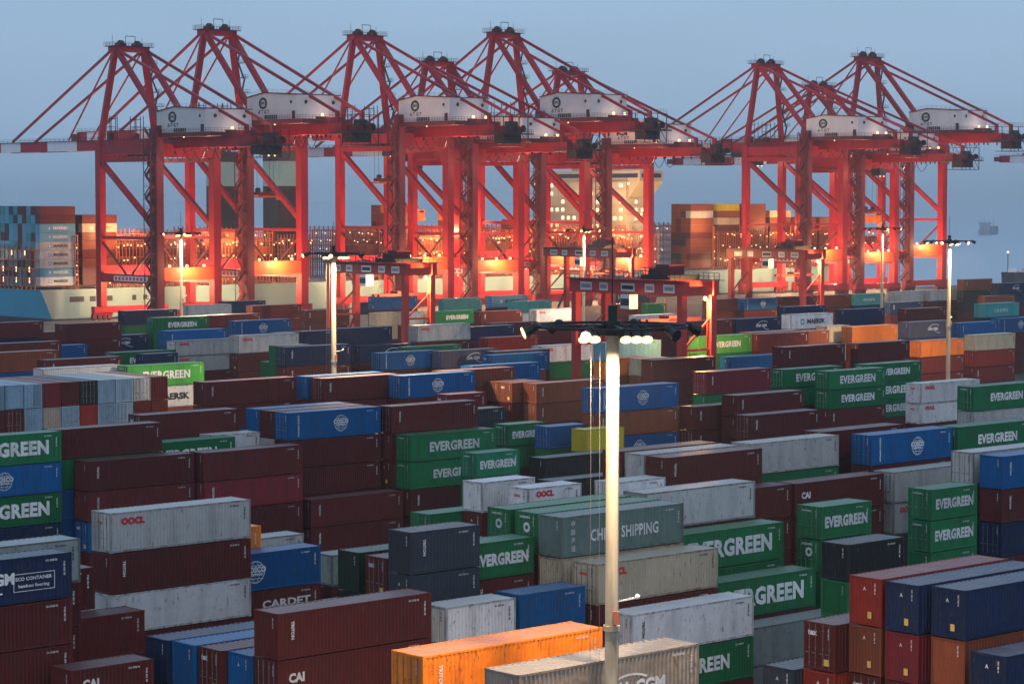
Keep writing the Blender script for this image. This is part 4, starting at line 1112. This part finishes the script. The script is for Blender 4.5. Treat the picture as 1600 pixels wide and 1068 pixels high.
br = link('bridge_tower', None, ship)
g = GB().box((249, 6, DECK), (263, 52, 42), M_SUPER).box((250, 0, 42), (262, 58, 46), M_SUPER).box((252, 20, 46), (260, 38, 48.5), M_SUPER)
g.add([(250, 0, 42), (262, 0, 42), (262, 6, 36), (250, 6, 36), (250, 6, 42), (262, 6, 42)], [(0, 3, 2, 1), (0, 4, 3), (1, 2, 5)], M_SUPER); g.add([(250, 58, 42), (262, 58, 42), (262, 52, 36), (250, 52, 36), (250, 52, 42), (262, 52, 42)], [(0, 1, 2, 3), (0, 3, 4), (1, 5, 2)], M_SUPER)
for z in range(12, 42, 3): g.box((248.6, 5.8, z), (249, 52.2, z + .25), M_SUPER); g.box((249, 5.6, z), (263, 6, z + .2), M_SUPER)
g.tube((256, 29, 48.5), (256, 29, 58), .5, M_SUPER, .2); g.beam((256, 24, 54), (256, 34, 54), .3, .3, M_SUPER); g.obj('wall', br)
gg = GB(); rw = random.Random(3)
for k in range(2, 26):
    if k in (6, 7, 11, 17, 18, 19, 20, 21, 22): continue
    u = 14.0 + k * 14.6 + 6.5; g = GB(); hh = 10.5 + rw.random() * 4; v0, v1 = hull_section(u, 0, 1); v0 += .9; v1 -= 1.2
    for j in range(int((v1 - v0) / 1.26) + 1):
        y = v0 + j * 1.26; g.box((u - .2, y - .1, DECK), (u + .1, y + .1, DECK + hh), M_RUST)
        if j % 3 == 0 and rw.random() < .75: g.ball((u - .4, y + .6, DECK + hh - 1.5 - rw.random() * 5), .2, M_LAMPS, 6, 4)
    for l in range(1, 5): g.box((u - .25, v0, DECK + l * hh / 4.2), (u + .15, v1, DECK + l * hh / 4.2 + .3), M_RUST)
    if k not in (3, 10, 12, 14): g.obj('cell_guide', ship)
    else: g.obj('cell_guide', ship)
g = GB()
for z in range(13, 41, 3):
    for k in range(14):
        if rw.random() < .42: g.box((248.9, 8 + k * 3.1, z), (248.99 - .02, 9.4 + k * 3.1, z + 1.2), M_WIN)
    for k in range(4): 
        if rw.random() < .5: g.box((250.4 + k * 3.2, 5.9, z), (251.4 + k * 3.2, 5.98, z + 1.2), M_WIN)
g.obj('window', br)
GB().box((249.9, 1, 43.4), (249.98, 57, 44.9), M_GLASS).box((251, -.1, 43.4), (261, -.02, 44.9), M_GLASS).obj('wheelhouse_glass', br)
g = GB()
for y in (4, 15, 28, 42, 54): g.ball((248.2, y, 41.2), .4, M_LAMP)
for z in (14, 22, 30): g.ball((256, -.6 + 5.8, z), .4, M_LAMP)
g.obj('floodlight', br)
for k in range(9):
    if k != 2: plight('deck_light', ship, (24 + k * 43, -5, 25), 9000 if k == 0 else 21000 if k < 6 else 7500, (1, .55, .22), .6)
for k in (1, 3, 10, 12, 14, 21): plight('deck_light', ship, (14 + k * 14.6 + 7, 16, 24), 11000 if k < 16 else 4500, (1, .42, .2), .6)
for y in (8, 30, 50): plight('bridge_light', ship, (243, y, 38), 750, (1, .78, .42), .6)
plight('bridge_light', ship, (257, -5, 20), 1500, (1, .78, .42), .6)
plight('stern_light', ship, (-4, 22, 19), 700, (1, .7, .5), .5)

# ------------------------------------------------------------------ other vessels
def small_ship(u, v, L, B, rz, label, hullc, deckh, light=True, hc=None):
    hc = hc or M_HOUSE
    o = root('cargo_ship', u, v, -3.5, label, 'ship', None, rz); g = GB()
    pts = [(0, -B * .42), (L * .8, -B / 2), (L, 0), (L * .8, B / 2), (0, B * .42)]; n = 5
    g.add([(a * .99, b * .9, 0) for a, b in pts] + [(a, b, deckh) for a, b in pts], [tuple(range(n, 2 * n))] + [(i, (i + 1) % n, (i + 1) % n + n, i + n) for i in range(n)], hullc); g.obj('hull', o)
    g = GB().box((L * .06, -B * .36, deckh), (L * .2, B * .36, deckh + L * .1), hc).box((L * .07, -B * .46, deckh + L * .1), (L * .17, B * .46, deckh + L * .13), hc); g.tube((L * .12, 0, deckh + L * .13), (L * .12, 0, deckh + L * .2), .3, M_STEEL)
    g.obj('bridge_tower', o)
    for x in (.35, .55, .75): GB().box((L * x, -B * .38, deckh), (L * x + L * .14, B * .38, deckh + L * .06), hc).obj('cargo_hatch', o)
    g = GB(); g.tube((L * .9, 0, deckh), (L * .9, 0, deckh + 9), .25, M_STEEL)
    if light: g.ball((L * .9, 0, deckh + 9.2), .5, M_LAMP)
    g.obj('foremast', o)
    return o
p = at_depth(1536, 2500); small_ship(p[0], p[1], 60, 13, math.radians(68), 'faint distant cargo ship alone on the hazy water at the right', mat('hull_grey', (.28, .35, .42), .6, dirt=.2), 5, False, mat('deckhouse_grey', (.32, .38, .44), .6, dirt=.2))
p = at_depth(1668, 1120); small_ship(p[0], p[1], 30, 9, math.radians(165), 'grey ship whose bow shows over the last containers at the right edge', M_BOOT, 5)

# ------------------------------------------------------------------ haze
hz = GB(); hz.box((-2600, -260, -8), (3600, 4600, 112), bpy.data.materials.new('haze_air'))
hm = hz.mats[0]; hm.use_nodes = True; t = hm.node_tree; t.nodes.clear()
vo = t.nodes.new('ShaderNodeVolumePrincipled'); vo.inputs['Density'].default_value = .00012; vo.inputs['Color'].default_value = (.86, .96, 1, 1); vo.inputs['Anisotropy'].default_value = .2
ou = t.nodes.new('ShaderNodeOutputMaterial'); t.links.new(vo.outputs[0], ou.inputs['Volume'])
tag(hz.obj('haze'), kind='stuff')
